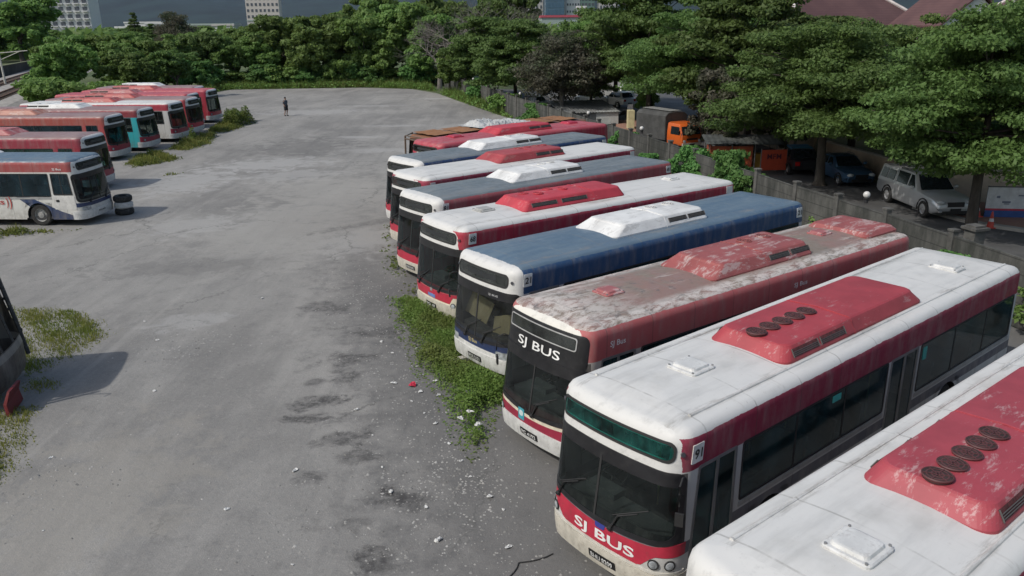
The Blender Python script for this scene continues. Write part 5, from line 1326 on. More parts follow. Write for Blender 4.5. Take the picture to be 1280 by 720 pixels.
for (x, y, lb) in [(-6.4, 100.5, 'farthest'), (-4.1, 93.2, 'second farthest'), (-1.2, 82, 'third farthest'), (.9, 73, 'fourth farthest'), (5.4, 56.5, None), (7.7, 47.7, None), (10.25, 38.1, None), (12.7, 28.3, None)]:
    lb = {56.5: 'white globe lamp on the wall by the shed roof', 47.7: 'white globe lamp on the wall below the orange truck', 38.1: 'white globe lamp on the wall beside the orange stall', 28.3: 'white globe lamp on the wall in front of the silver pickup'}.get(y) or lb + ' white globe lamp on the boundary wall'
    r = empty('globe_lamp', (x, y, 2.1), 0, lb, 'lamp', 'globe lamps on the boundary wall')
    mb = MB(); mb.cyl((0, 0, .02), (0, 0, 1), .07, .14, 10); mb.cyl((0, 0, .12), (0, 0, 1), .10, .04, 10); mb.build('lamp_base', M('window_rubber'), r)
    mb = MB(); mb.sphere((0, 0, .25), .125, 14); mb.build('globe', GL, r)
# two broad dark gate piers close behind the white roofed bus
for i, (x, y, hh, lb) in enumerate([(14.6, 24.6, 2.0, 'dark capped pier behind the pink roofed bus'), (17.0, 21.6, 1.9, 'dark capped pier at the right edge behind the bus numbered 91')]):
    r = empty('wall_pier', (x, y, 0), .3, lb, 'pier'); mb = MB(); mb.box((0, 0, hh / 2), (.42, .42, hh)); mb.build('shaft', M('post_concrete'), r); mb = MB(); mb.box((0, 0, hh + .03), (.58, .58, .08)); mb.box((0, 0, hh + .10), (.4, .4, .06)); mb.build('cap', M('post_concrete'), r)
# ------------------------------------------------------------------ vehicles in the alley
def quad_on(mb, c, u0, u1, v0, v1, off, n, mi=0):
    """rect patch on a quad given by corners bl, br, tr, tl"""
    bl, br, tr, tl = [Vector(q) for q in c]
    nv = (br - bl).cross(tl - bl).normalized() * (1 if n else -1)
    f = lambda u, v: (bl.lerp(br, u)).lerp(tl.lerp(tr, u), v) + nv * off
    mb.add([f(u0, v0), f(u1, v0), f(u1, v1), f(u0, v1), f(u0, v0) - nv * (off + .01), f(u1, v0) - nv * (off + .01), f(u1, v1) - nv * (off + .01), f(u0, v1) - nv * (off + .01)],
           [(0, 1, 2, 3), (0, 1, 5, 4), (1, 2, 6, 5), (2, 3, 7, 6), (3, 0, 4, 7)], mi)
def carpaint(name, c, metal=.3):
    m = M(name, c, .28, metal, var=.05, dirt=tuple(x * .6 for x in c), dirt_amt=.25, spec=.5); return m
CGL = M('car_glass', (.015, .02, .022), .08, 0, var=.1, spec=.6)
def car(name, loc, rz, L, Wd, prof, cab, paint, label, cat, wr=.33, wx=None, canopy=None, group=None, low=.28, lights=(.72, .60), extras=True):
    """prof: (x, top z, half width) along the length, front at +x; cab: x of screen base, screen top, rear top, rear base, belt z, roof z"""
    root = empty(name, (*loc, 0), R(rz), label, cat, group)
    mb = MB(); secs = []
    for x, zt, hw in prof:
        lo = low + (.12 if abs(x) > L / 2 - .15 else 0)
        secs.append([(x, -hw * .90, lo), (x, -hw, lo + .14), (x, -hw, zt - .22), (x, -hw * .96, zt - .06), (x, -hw * .80, zt), (x, 0, zt + .03), (x, hw * .80, zt), (x, hw * .96, zt - .06), (x, hw, zt - .22), (x, hw, lo + .14), (x, hw * .90, lo)])
    mb.loft(secs, 0, True); mb.build('body', paint, root, fix=True)
    xb, xt, rt, rb, zb, zr = cab; w0, w1 = Wd / 2 * .95, Wd / 2 * .74
    mb = MB(); rings = []
    for t in (0, .55, .9, 1.0, 1.03):
        tt = min(1, t); f = xb + (xt - xb) * tt; r_ = rb + (rt - rb) * tt; w = w0 + (w1 - w0) * tt; z = zb - .05 + (zr - zb + .05) * tt
        if t == 1.0: z -= .012
        if t > 1: f -= .35; r_ += .35; w -= .3; z = zr + .035
        k = .12
        rings.append([(f, -w + k, z), (f - k, -w, z), (r_ + k, -w, z), (r_, -w + k, z), (r_, w - k, z), (r_ + k, w, z), (f - k, w, z), (f, w - k, z)])
    mb.loft(rings, 0, True); mb.build('cabin', paint, root, fix=True)
    def P(x, s, t): return (x, s * (w0 + (w1 - w0) * t), zb + (zr - zb) * t)
    A = lambda f, t: f[0] + (f[1] - f[0]) * t
    mb = MB(); quad_on(mb, [(xb, -w0, zb), (xb, w0, zb), (xt, w1, zr), (xt, -w1, zr)], .07, .93, .06, .93, .012, True); mb.build('windshield', CGL, root)
    mb = MB(); quad_on(mb, [(rb, w0, zb), (rb, -w0, zb), (rt, -w1, zr), (rt, w1, zr)], .09, .91, .10, .9, .012, True); mb.build('rear_window', CGL, root)
    for s in (-1, 1):
        mid = (xb + rb) / 2 + .1
        for a, b in (((xb - .32, xt - .10), (mid + .04, mid + .04)), ((mid - .04, mid - .04), (rb + .22, rt + .12))):
            mb = MB(); quad_on(mb, [(b[0], s * w0, zb), (a[0], s * w0, zb), (a[1], s * w1, zr), (b[1], s * w1, zr)], .02, .98, .10, .86, .012, s < 0); mb.build('side_window', CGL, root)
        mb = MB(); mb.sphere((xb - .35, s * (w0 + .14), zb + .10), .11, 10, 0, (.6, 1, .75)); mb.build('wing_mirror', paint, root)
    if canopy:
        x0, x1, zc = canopy; mb = MB(); rings = []
        for t in (0, .6, .92, 1, 1.02):
            tt = min(1, t); w = w0 - (w0 - w1 * 1.02) * tt; z = zb - .08 + (zc - zb + .08) * tt; q = .10 * tt
            if t == 1: z -= .01
            if t > 1: w -= .25; q = .4; z = zc + .02
            rings.append([(x1 - .02, -w, z), (x0 + q, -w, z), (x0 + q, w, z), (x1 - .02, w, z)])
        mb.loft(rings, 0, False); cp = mb.build('canopy', paint, root)
        for s in (-1, 1):
            for a, b in ((x0 + .2, (x0 + x1) / 2 - .05), ((x0 + x1) / 2 + .05, x1 - .12)):
                mb = MB(); quad_on(mb, [(a, s * w0, zb), (b, s * w0, zb), (b, s * w1 * 1.02, zc), (a, s * w1 * 1.02, zc)], 0, 1, .12, .80, .014, s < 0); mb.build('canopy_window', CGL, cp)
    for s in (-1, 1):
        mb = MB(); mb.tube([(rt + .1, s * w1 * .9, zr + .02), (rt + .2, s * w1 * .9, zr + .07), (xt - .3, s * w1 * .9, zr + .07), (xt - .15, s * w1 * .9, zr + .02)], .02, 5); mb.build('roof_rail', M('rail_dark', (.08, .08, .08), .4), root)
    hx = L / 2; hw = prof[-1][2]
    for s in (-1, 1):
        mb = MB(); mb.sphere((hx - .10, s * (hw - .14), lights[0]), .17, 10, 0, (.75, 1.1, .55)); mb.build('headlight', M('car_lamp', (.5, .52, .52), .12, spec=.8), root)
        mb = MB(); mb.box((-hx + .03, s * (prof[0][2] - .16), lights[0] + .08), (.10, .26, .22)); mb.build('tail_light', M('tail_red', (.35, .01, .01), .25), root)
    mb = MB(); mb.box((hx - .01, 0, lights[1] + .04), (.07, hw * .95, .20)); mb.build('grille', M('car_black', (.015, .015, .015), .4), root)
    mb = MB(); mb.box((hx - .03, 0, .40), (.12, hw * 1.5, .14)); mb.build('front_bumper', M('car_black'), root)
    for sx_ in (hx + .035, -hx - .02):
        mb = MB(); mb.box((sx_, 0, .52), (.02, .46, .11)); mb.build('licence_plate', M('car_black'), root)
    for x in (wx or (L / 2 - .85, -L / 2 + .9)):
        for s in (-1, 1):
            t, rm = wheel_mesh(wr, .22); w = t.build('wheel', M('tyre_rubber'), root, (x, s * (Wd / 2 - .10), wr)); rm.build('rim', M('alloy', (.4, .4, .4), .35, .6), w)
            mb = MB(); pts = [(x + (wr + .07) * math.cos(a), s * (Wd / 2 - .0), wr + (wr + .07) * math.sin(a)) for a in np.linspace(-.2, math.pi + .2, 12)]
            mb.tube(pts, .035, 5); mb.build('wheel_arch', M('car_black'), root)
    return root
SILV = M('paint_silver', (.52, .53, .53), .3, .4, var=.04)
car('pickup_truck', (18.85, 36.3), -87, 5.25, 1.85, [(-2.62, .98, .84), (-2.5, 1.06, .90), (-1.0, 1.08, .92), (.75, 1.08, .92), (1.5, 1.06, .92), (2.2, .98, .90), (2.5, .86, .84), (2.62, .72, .76)],
    (1.15, .45, -1.05, -1.1, 1.06, 1.72), SILV, 'silver double cab pickup with a canopy parked by the peach wall', 'pickup truck', .38, (1.7, -1.45), canopy=(-2.52, -1.0, 1.70), lights=(.82, .70))
car('sedan', (17.9, 43.2), -86, 4.3, 1.7, [(-2.15, .85, .74), (-2.0, .93, .80), (-1.2, .95, .84), (.6, .93, .85), (1.5, .84, .84), (2.0, .74, .78), (2.15, .62, .70)],
    (.85, .15, -.95, -1.5, .92, 1.38), carpaint('paint_steel_blue', (.06, .12, .20), .4), 'dark blue sedan parked behind the silver pickup', 'car', .30, lights=(.66, .56))
car('dark_car', (16.5, 46.4), 88, 4.2, 1.7, [(-2.1, .88, .74), (-2.0, .96, .80), (-1.2, .97, .84), (.6, .93, .85), (1.5, .84, .84), (2.1, .62, .70)],
    (.85, .15, -1.1, -1.5, .92, 1.40), carpaint('paint_black', (.018, .018, .02), .2), 'black car seen from behind beside the orange banner', 'car', .30, lights=(.66, .56))
mb = MB(); mb.loft([[(-.75, -.62, 1.38), (.3, -.62, 1.42), (.3, .62, 1.42), (-.75, .62, 1.38)], [(-.7, -.58, 1.47), (.25, -.58, 1.49), (.25, .58, 1.49), (-.7, .58, 1.47)]], 0, False)
o = mb.build('folded_tarpaulin', M('tarp_blue', (.05, .16, .26), .6)); o.location = (16.5, 46.3, 0); o.rotation_euler = (0, 0, R(88)); tag(o, 'folded blue tarpaulin lying on the roof of the black car', 'tarpaulin')
WH = carpaint('paint_white', (.62, .62, .60), .1)
wp = [(-2.1, .95, .76), (-1.98, 1.02, .84), (-1.2, 1.04, .87), (.6, 1.0, .87), (1.5, .92, .86), (2.0, .80, .80), (2.1, .68, .72)]
car('hatchback', (11.0, 84.2), 118, 4.2, 1.76, wp, (.85, .1, -1.45, -1.85, 1.0, 1.55), WH, 'white hatchback parked rightmost of the two near white cars', 'car', .33, group='white parked cars')
car('hatchback', (8.3, 85.5), 114, 4.0, 1.7, wp, (.85, .1, -1.35, -1.8, 1.0, 1.52), WH, 'white hatchback parked left of the other, nearer the grey shed', 'car', .33, group='white parked cars')
car('hatchback', (12.6, 92.5), 100, 4.1, 1.7, wp, (.85, .1, -1.35, -1.8, 1.0, 1.52), WH, 'white car standing farther back behind the rightmost white hatchback', 'car', .33, group='white parked cars')
car('hatchback', (2.6, 80.5), 60, 4.1, 1.7, wp, (.85, .1, -1.35, -1.8, 1.0, 1.52), carpaint('paint_charcoal', (.03, .032, .035), .3), 'charcoal car behind the concrete wall, left of the twin trunked tree', 'car', .33)
# small lorry with orange cab
def lorry():
    root = empty('lorry', (11.1, 54.6, 0), R(-62), 'small lorry with orange cab and dark canvas covered load box', 'lorry')
    OR = carpaint('paint_orange', (.55, .11, .02), 0)
    mb = MB(); secs = []
    for z, x1, hw in ((.55, 1.62, .80), (.62, 1.68, .84), (1.12, 1.68, .85), (1.20, 1.65, .85), (1.78, 1.40, .80), (1.92, 1.30, .76), (1.96, 1.1, .6)):
        secs.append([(x1, -hw + .06, z), (x1 - .06, -hw, z), (.16, -hw, z), (.10, -hw + .06, z), (.10, hw - .06, z), (.16, hw, z), (x1 - .06, hw, z), (x1, hw - .06, z)])
    mb.loft(secs, 0, True); mb.build('cab', OR, root)
    mb = MB(); quad_on(mb, [(1.65, -.83, 1.2), (1.65, .83, 1.2), (1.40, .78, 1.78), (1.40, -.78, 1.78)], .05, .95, .04, .95, .012, True); mb.build('windshield', CGL, root)
    for s in (-1, 1):
        mb = MB(); quad_on(mb, [(.5, s * .85, 1.2), (1.5, s * .85, 1.2), (1.32, s * .80, 1.76), (.5, s * .80, 1.76)], .02, .98, .04, .95, .012, s < 0); mb.build('side_window', CGL, root)
        mb = MB(); mb.cyl((1.69, s * .62, .82), (1, 0, 0), .10, .05, 12); mb.build('headlight', M('car_lamp'), root)
        mb = MB(); mb.tube([(1.45, s * .82, 1.7), (1.6, s * 1.02, 1.72), (1.6, s * 1.02, 1.45)], .014, 5); mb.box((1.6, s * 1.02, 1.42), (.05, .14, .24)); mb.build('wing_mirror', M('car_black'), root)
    mb = MB(); mb.box((1.70, 0, .62), (.08, 1.6, .18)); mb.build('bumper', M('bumper_cream_truck', (.5, .45, .38), .5), root)
    mb = MB(); mb.box((1.70, 0, .95), (.02, .9, .12)); mb.build('grille', M('car_black'), root)
    mb = MB(); mb.box((1.745, 0, .60), (.02, .42, .11)); mb.build('licence_plate', M('car_black'), root)
    mb = MB(); mb.box((-.9, 0, .55), (4.4, .7, .16)); mb.build('chassis', M('car_black'), root)
    CV = M('canvas_dark', (.055, .055, .052), .9, var=.3, scale=1.5, dirt=(.09, .09, .085))
    mb = MB(); secs = []
    for x in (-3.2, -3.17, -1.5, -.03, .0):
        k = .04 if abs(x + 1.6) > 1.58 else 0
        secs.append([(x, -.92 + k, .75), (x, -.93 + k, 2.30), (x, -.72 + k, 2.50), (x, 0, 2.60 - k), (x, .72 - k, 2.50), (x, .93 - k, 2.30), (x, .92 - k, .75)])
    mb.loft(secs, 0, False); mb.build('canvas_box', CV, root)
    mb = MB(); mb.box((-1.6, 0, 2.62), (3.1, .9, .02)); mb.build('roof_sheet', M('canvas_pale', (.20, .20, .19), .8), root)
    for x in (1.05, -2.2):
        for s in (-1, 1):
            t, rm = wheel_mesh(.34, .2); w = t.build('wheel', M('tyre_rubber'), root, (x, s * .74, .34)); rm.build('rim', M('rim_grey'), w)
lorry()
def motorcycle():
    r = empty('motorcycle', (9.95, 73.0, 0), R(160), 'dark scooter with a white delivery box on the brick yard', 'motorcycle'); K = M('car_black')
    for x in (-.62, .62):
        mb = MB(); mb.lathe([(.18, -.05), (.28, -.05), (.30, 0), (.28, .05), (.18, .05)], 18, 0, (x, 0, .30), axis='Y'); mb.build('wheel', M('tyre_rubber'), r)
    mb = MB(); mb.loft([[(-.75, -.06, .75), (-.75, .06, .75), (-.75, .05, .62), (-.75, -.05, .62)], [(-.2, -.14, .80), (-.2, .14, .80), (-.2, .12, .40), (-.2, -.12, .40)], [(.2, -.12, .45), (.2, .12, .45), (.2, .1, .32), (.2, -.1, .32)], [(.5, -.16, .95), (.5, .16, .95), (.5, .1, .4), (.5, -.1, .4)]], 0, True); mb.build('body', K, r)
    mb = MB(); mb.tube([(.62, 0, .3), (.48, 0, .95), (.42, 0, 1.08)], .035, 6); mb.tube([(.40, -.32, 1.08), (.44, 0, 1.04), (.40, .32, 1.08)], .02, 6); mb.build('handlebar', K, r)
    mb = MB(); mb.box((-.3, 0, .84), (.6, .26, .08), taper=.8); mb.build('seat', K, r)
    mb = MB(); mb.box((-.78, 0, 1.12), (.48, .5, .48), taper=.94); mb.build('delivery_box', M('box_white', (.55, .56, .56), .5), r)
motorcycle()
# ------------------------------------------------------------------ stall, shed, walls, hoarding, cones
def stall():
    r = empty('stall', (12.9, 47.6, 0), R(-6), 'low orange food stall with dark sheet roof behind the globe lamp', 'stall')
    OW = M('orange_board', (.30, .06, .018), .7, var=.2, dirt=(.12, .05, .03), scale=2); DR = M('dark_sheet', (.06, .065, .06), .7, var=.3, scale=2)
    mb = MB(); mb.box((0, -.9, .70), (2.3, .06, 1.4)); mb.build('front_board', OW, r)
    for s in (-1, 1):
        mb = MB(); mb.box((s * 1.17, 0, .72), (.05, 1.8, 1.44)); mb.build('side_board', OW, r)
    for x in (-1.3, 0, 1.3, 2.5):
        for y in (-1.0, 1.0): mb = MB(); mb.tube([(x, y, 0), (x, y, 1.62 + .1 * (y > 0))], .03, 6); mb.build('post', M('frame_grey', (.12, .12, .12), .6), r)
    mb = MB(); pts = []; n = 26
    for i in range(n + 1):
        x = -1.5 + 4.4 * i / n; z = .02 * (i % 2)
        pts += [(x, -1.25, 1.56 + z), (x, 1.25, 1.78 + z)]
    mb.add(pts, [(2 * i, 2 * i + 2, 2 * i + 3, 2 * i + 1) for i in range(n)], 0); mb.add([(p[0], p[1], p[2] - .02) for p in pts], [(2 * i, 2 * i + 1, 2 * i + 3, 2 * i + 2) for i in range(n)], 0)
    mb.build('roof', DR, r)
    mb = MB(); mb.box((1.9, -.2, .45), (1.0, .6, .9)); mb.build('counter', M('yellow_board', (.45, .26, .04), .7), r)
stall()
r = empty('banner', (14.9, 45.5, 0), R(4), 'orange red banner with dark lettering on two posts right of the stall', 'banner')
mb = MB(); mb.box((0, 0, .78), (1.45, .03, 1.15)); bo = mb.build('cloth', M('banner_orange', (.42, .055, .02), .6, var=.1), r)
mb = MB(); text_flat('MFM', lambda u, v: Vector((u, -.022, .98 + v)), .82, .30, mb); mb.build('lettering', M('banner_letter', (.08, .01, .02), .6), bo)
for s in (-1, 1): mb = MB(); mb.tube([(s * .74, .03, 0), (s * .74, .03, 1.42)], .03, 6); mb.build('post', M('frame_grey'), r)
def shed():
    r = empty('shed', (6.4, 72.0, 0), R(8), 'low shed with grey corrugated roof behind the concrete wall', 'shed'); CG = M('corrugated_grey', (.16, .165, .16), .6, var=.2, scale=1.2, dirt=(.28, .27, .25))
    mb = MB(); pts = []; n = 40
    for i in range(n + 1):
        x = -2.6 + 5.2 * i / n; z = .05 * (i % 2); pts += [(x, -3.2, 1.05 + z), (x, 3.2, 1.5 + z)]
    mb.add(pts, [(2 * i, 2 * i + 2, 2 * i + 3, 2 * i + 1) for i in range(n)], 0); mb.add([(p[0], p[1], p[2] - .02) for p in pts], [(2 * i, 2 * i + 1, 2 * i + 3, 2 * i + 2) for i in range(n)], 0); mb.build('roof', CG, r)
    for x, y, sx_, sy_ in ((0, -2.9, 4.8, .08), (0, 2.9, 4.8, .08), (-2.4, 0, .08, 5.8), (2.4, 0, .08, 5.8)): mb = MB(); mb.box((x, y, .50), (sx_, sy_, 1.0)); mb.build('wall', CG, r)
    mb = MB(); mb.box((1.4, -3.05, .62), (1.9, .05, 1.15), rx=-.1); mb.build('pale_panel', M('pale_sheet', (.42, .43, .41), .5), r)
shed()
def bwall(name, pts, h, th, mat, capm, label, cat='wall'):
    r = empty(name, (pts[0][0], pts[0][1], 0), 0, label, cat); ox, oy = pts[0]
    for a, b in zip(pts, pts[1:]):
        ang = math.atan2(b[1] - a[1], b[0] - a[0]); L = math.dist(a, b)
        mb = MB(); mb.box(((a[0] + b[0]) / 2 - ox, (a[1] + b[1]) / 2 - oy, h / 2), (L + th * .98, th, h), rz=ang); mb.build('wall_face', mat, r)
        mb = MB(); mb.box(((a[0] + b[0]) / 2 - ox, (a[1] + b[1]) / 2 - oy, h + .04), (L + th + .06, th + .08, .08), rz=ang); mb.build('coping', capm, r)
    return r
PEACH = M('render_peach', (.46, .36, .27), .85, var=.1, scale=1.5, dirt=(.22, .19, .15), dirt_amt=.5); COP = M('coping_grey', (.40, .37, .33), .85, dirt=(.15, .14, .12), scale=3)
bwall('garden_wall', [(19.2, 49), (20.0, 43), (20.9, 37.9)], 1.25, .16, PEACH, COP, 'peach rendered garden wall with grey coping behind the silver pickup')
bwall('garden_wall', [(21.1, 37.9), (26, 36.6), (40, 35.8)], 1.45, .18, M('render_pale_peach', (.52, .43, .33), .85, var=.08, scale=1.5, dirt=(.3, .25, .2)), COP, 'pale peach wall behind the tree trunk and the traffic cones')
bwall('yard_wall', [(2.0, 95.5), (14.5, 96.5)], 2.1, .2, M('render_white', (.50, .50, .47), .85, var=.1, dirt=(.3, .29, .26), scale=1), COP, 'long white yard wall behind the parked white cars')
bwall('roadside_wall', [(14.6, 62), (17.6, 58), (18.6, 49.5)], 1.9, .18, M('render_brown', (.24, .19, .14), .85, dirt=(.1, .09, .07)), COP, 'brown rendered wall behind the orange lorry')
mb = MB(); mb.box((0, 0, .75), (.5, .9, 1.5)); o = mb.build('gate_pillar', M('render_yellow', (.50, .45, .26), .8)); o.location = (9.75, 66.2, 0); tag(o, 'pale yellow gate pillar left of the lorry', 'pillar')
r = empty('retaining_wall', (-101, 180, 0), 0, 'dark weathered retaining wall beyond the railway tracks', 'wall'); ang = math.atan2(66, -21.5)
mb = MB(); mb.box((0, 0, .9), (110, .4, 1.8), rz=ang); mb.build('wall_face', M('dark_masonry', (.045, .043, .038), .95, var=.4, scale=.3, dirt=(.09, .09, .07)), r)
mb = MB(); mb.box((0, 0, 1.86), (110, .6, .12), rz=ang); mb.build('coping', M('mossy_coping', (.16, .17, .09), .9), r)
def hoarding():
    r = empty('hoarding', (23.3, 33.75, 0), R(-8), 'white hoarding board with red and blue bottom stripes at the right edge', 'hoarding')
    mb = MB(); mb.box((0, 0, .86), (5.6, .05, 1.08)); b = mb.build('board', M('board_white', (.58, .59, .60), .5, dirt=(.4, .38, .36), dirt_amt=.3), r)
    mb = MB(); mb.box((0, -.004, .235), (5.6, .05, .31)); mb.build('blue_stripe', M('stripe_blue', (.03, .08, .26), .5), r)
    mb = MB(); mb.box((0, -.004, .43), (5.6, .05, .09)); mb.build('red_stripe', M('stripe_red', (.45, .04, .07), .5), r)
    mb = MB(); mb.box((0, 0, 1.42), (5.64, .08, .04)); mb.build('rail', M('frame_grey'), r)
    for x in (-2.75, 0, 2.75): mb = MB(); mb.box((x, .06, .72), (.07, .07, 1.44)); mb.build('post', M('frame_grey'), r)
    g = M('print_grey', (.16, .18, .24), .5)
    for x, z, w_, h_, nm in ((-2.0, .76, .34, .08, 'printed_line'), (-1.98, .68, .22, .04, 'printed_line'), (-1.45, 1.05, .22, .05, 'printed_line'), (-1.0, .74, .28, .03, 'printed_line'), (-1.0, .82, .22, .03, 'printed_line'), (-.75, .56, .70, .06, 'printed_line'), (-2.35, .98, .14, .10, 'printed_mark')):
        mb = MB(); mb.box((x, -.029, z), (w_, .006, h_)); mb.build(nm, g, b)
hoarding()
for (x, y, lb) in ((20.25, 34.2, 'orange traffic cone beside the left end of the white hoarding'), (19.95, 32.6, 'orange traffic cone with white band in front of the hoarding')):
    r = empty('traffic_cone', (x, y, .10 if y > 33 else 0), 0, lb, 'cone', 'traffic cones by the kerb'); CO = M('cone_orange', (.50, .05, .03), .5)
    mb = MB(); mb.lathe([(.15, .03), (.10, .27)], 16, 0); mb.lathe([(.075, .40), (.035, .66), (.02, .68), (0, .68)], 16, 0); mb.build('cone_body', CO, r)
    mb = MB(); mb.lathe([(.10, .27), (.075, .40)], 16, 0); mb.build('white_band', M('cone_white', (.6, .6, .6), .4), r)
    mb = MB(); mb.box((0, 0, .02), (.36, .36, .04)); mb.build('cone_base', CO, r)

# ------------------------------------------------------------------ houses at the top right
def house(loc, rz, a, b, eave, top, roofm, wallm, label, white_hips=True):
    r = empty('house', (*loc, 0), R(rz), label, 'house')
    mb = MB(); mb.box((0, 0, eave / 2), (a - 1, b - 1, eave)); mb.build('wall', wallm, r)
    q = (a - b) / 2; P = [(-a / 2, -b / 2, eave), (a / 2, -b / 2, eave), (a / 2, b / 2, eave), (-a / 2, b / 2, eave), (-q, 0, top), (q, 0, top)]
    mb = MB(); mb.add(P, [(0, 1, 5, 4), (1, 2, 5), (2, 3, 4, 5), (3, 0, 4), (0, 3, 2, 1)], 0); rf = mb.build('roof', roofm, r)
    for i, j in ((0, 4), (1, 5), (2, 5), (3, 4), (4, 5)):
        mb = MB(); mb.tube([Vector(P[i]) + Vector((0, 0, .05)), Vector(P[j]) + Vector((0, 0, .05))], .16, 6); mb.build('ridge_cap', M('ridge_white', (.55, .50, .48), .7), rf)
    for i in range(4):
        p, s_ = Vector(P[i]), Vector(P[(i + 1) % 4]); mb = MB(); c = (p + s_) / 2; d = s_ - p
        mb.box((c.x, c.y, eave - .12), (d.length + .1, .12, .26), rz=math.atan2(d.y, d.x)); mb.build('fascia', M('fascia_white', (.5, .5, .48), .6), rf)
    for x in np.linspace(-a / 2 + 2, a / 2 - 2, 4):
        for z in (2.0, eave - 1.7):
            mb = MB(); mb.box((x, -(b - 1) / 2 - .02, z), (1.1, .08, 1.2)); f = mb.build('window', M('fascia_white'), r)
            mb = MB(); mb.box((x, -(b - 1) / 2 - .07, z), (.95, .03, 1.05)); mb.build('pane', CGL, f)
    return r
RT = M('tile_brown', (.17, .075, .07), .8, var=.2, scale=.6, dirt=(.10, .05, .05)); m_ = RT.node_tree
def tile_mat():
    m, nt, b, out = newmat('roof_tiles'); v = coords(nt, 'Object'); w = N(nt, 'ShaderNodeTexWave', wave_type='BANDS', bands_direction='Z'); nt.links.new(v, w.inputs[0]); w.inputs['Scale'].default_value = 1.6; w.inputs['Distortion'].default_value = .3
    c = mix(nt, ramp(nt, noise(nt, v, .5, 5, .6), .3, .7), (.085, .042, .042), (.12, .062, .058)); c = mix(nt, ramp(nt, w.outputs[1], .3, .9, 0, .35), c, (.07, .03, .03)); setin(nt, b, 'Base Color', c); b.inputs['Roughness'].default_value = .8; return m
TM = tile_mat(); HW = M('house_white', (.52, .51, .47), .8, var=.06)
house((27.5, 73, ), 22, 19, 12, 6.2, 10.9, TM, HW, 'house with large brown tiled hip roof and pale ridge caps above the tree tops')
house((50.5, 78), -14, 15, 9, 7.4, 10.6, TM, HW, 'house with white fascia and brown roof at the top right corner')
r = empty('gabled_house', (34.3, 66, 0), R(8), 'small white gabled house showing between the tree tops', 'house')
mb = MB(); mb.add([(-2.6, -3, 0), (2.6, -3, 0), (2.6, -3, 7.9), (0, -3, 9.9), (-2.6, -3, 7.9), (-2.6, 3, 0), (2.6, 3, 0), (2.6, 3, 7.9), (0, 3, 9.9), (-2.6, 3, 7.9)], [(0, 1, 2, 3, 4), (9, 8, 7, 6, 5), (0, 4, 9, 5), (1, 6, 7, 2)], 0); mb.build('wall', M('gable_white', (.62, .63, .60), .7, var=.04), r)
mb = MB()
for s in (-1, 1):
    a, b_ = Vector((0, -3.3, 10.0)), Vector((s * 3.1, -3.3, 7.65)); mb.add([a, b_, b_ + Vector((0, 6.6, 0)), a + Vector((0, 6.6, 0)), a + Vector((0, 0, .14)), b_ + Vector((0, 0, .14)), b_ + Vector((0, 6.6, .14)), a + Vector((0, 6.6, .14))], [(0, 1, 2, 3), (4, 5, 6, 7), (0, 1, 5, 4), (1, 2, 6, 5), (2, 3, 7, 6)], 0)
mb.build('roof', TM, r)
mb = MB(); mb.box((0, -3.03, 6.4), (1.2, .08, 1.2)); f = mb.build('window', M('fascia_white'), r); mb = MB(); mb.box((0, -3.08, 6.4), (1.0, .04, 1.0)); mb.build('pane', CGL, f)

# ------------------------------------------------------------------ towers and far city
def tower(loc, rz, a, b, h, cols, rows, wallm, label, win=(.5, .55), z0=6, balc=False, cat='tower block', winm=None):
    r = empty('tower_block', (*loc, 0), R(rz), label, cat)
    mb = MB(); mb.box((0, 0, h / 2), (a, b, h)); mb.box((0, 0, h + .6), (a * .6, b * .6, 1.2)); mb.build('wall', wallm, r)
    cw = a / cols; rh = (h - z0) / rows
    m1 = MB(); m1.box((0, 0, 0), (cw * win[0], .5, rh * win[1])); me = m1.mesh('window', winm or M('tower_window', (.09, .10, .12), .3, var=.3))
    m2 = MB(); m2.box((0, -.7, -rh * .36), (cw * .72, 1.2, rh * .14)); me2 = m2.mesh('balcony', wallm)
    for i in range(cols):
        for j in range(rows):
            o = bpy.data.objects.new('window', me); COL.objects.link(o); o.parent = r; o.location = (-a / 2 + cw * (i + .5), -b / 2, z0 + rh * (j + .5))
            if balc: q = bpy.data.objects.new('balcony', me2); COL.objects.link(q); q.parent = o
    return r
TW = M('tower_white', (.62, .62, .62), .8, var=.04); TG = M('tower_grey', (.42, .41, .40), .8, var=.06); TB = M('tower_glass', (.10, .17, .24), .25, .2, var=.15, scale=.1); TGR = M('tower_green', (.14, .22, .20), .4, var=.1, scale=.1)
tower((-268, 508), 8, 40, 18, 50, 9, 11, TW, 'white apartment tower with a grid of windows behind the big left tree', (.55, .50), 4, True)
tower((-260, 905), 6, 34, 18, 80, 8, 12, M('tower_cream', (.52, .48, .45), .8, var=.05), 'cream and pink apartment tower standing far off above the back tree line', (.5, .45), 8)
tower((22, 900), 4, 26, 18, 70, 6, 10, TG, 'grey city tower rising behind the dark tree left of the gap', (.4, .5), 8)
tower((46.5, 880), 3, 19, 16, 75, 5, 10, TB, 'blue glass city tower in the gap between the trees', (.86, .8), 8, winm=M('glass_pane_blue', (.08, .15, .23), .15, .3, var=.2))
tower((66, 890), 3, 14, 12, 78, 5, 10, TW, 'slim white city tower right of the blue glass one', (.5, .3), 8)
tower((84, 930), -5, 18, 14, 60, 5, 10, TGR, 'grey green city tower behind the slim white one', (.6, .5), 8)
tower((104, 900), 4, 20, 14, 66, 6, 10, TG, 'mottled grey city tower at the right of the gap between the trees', (.55, .6), 8)
tower((150, 1000), 4, 30, 18, 60, 6, 9, TB, 'distant blue tower hidden behind the alley tree tops', (.7, .6), 8)
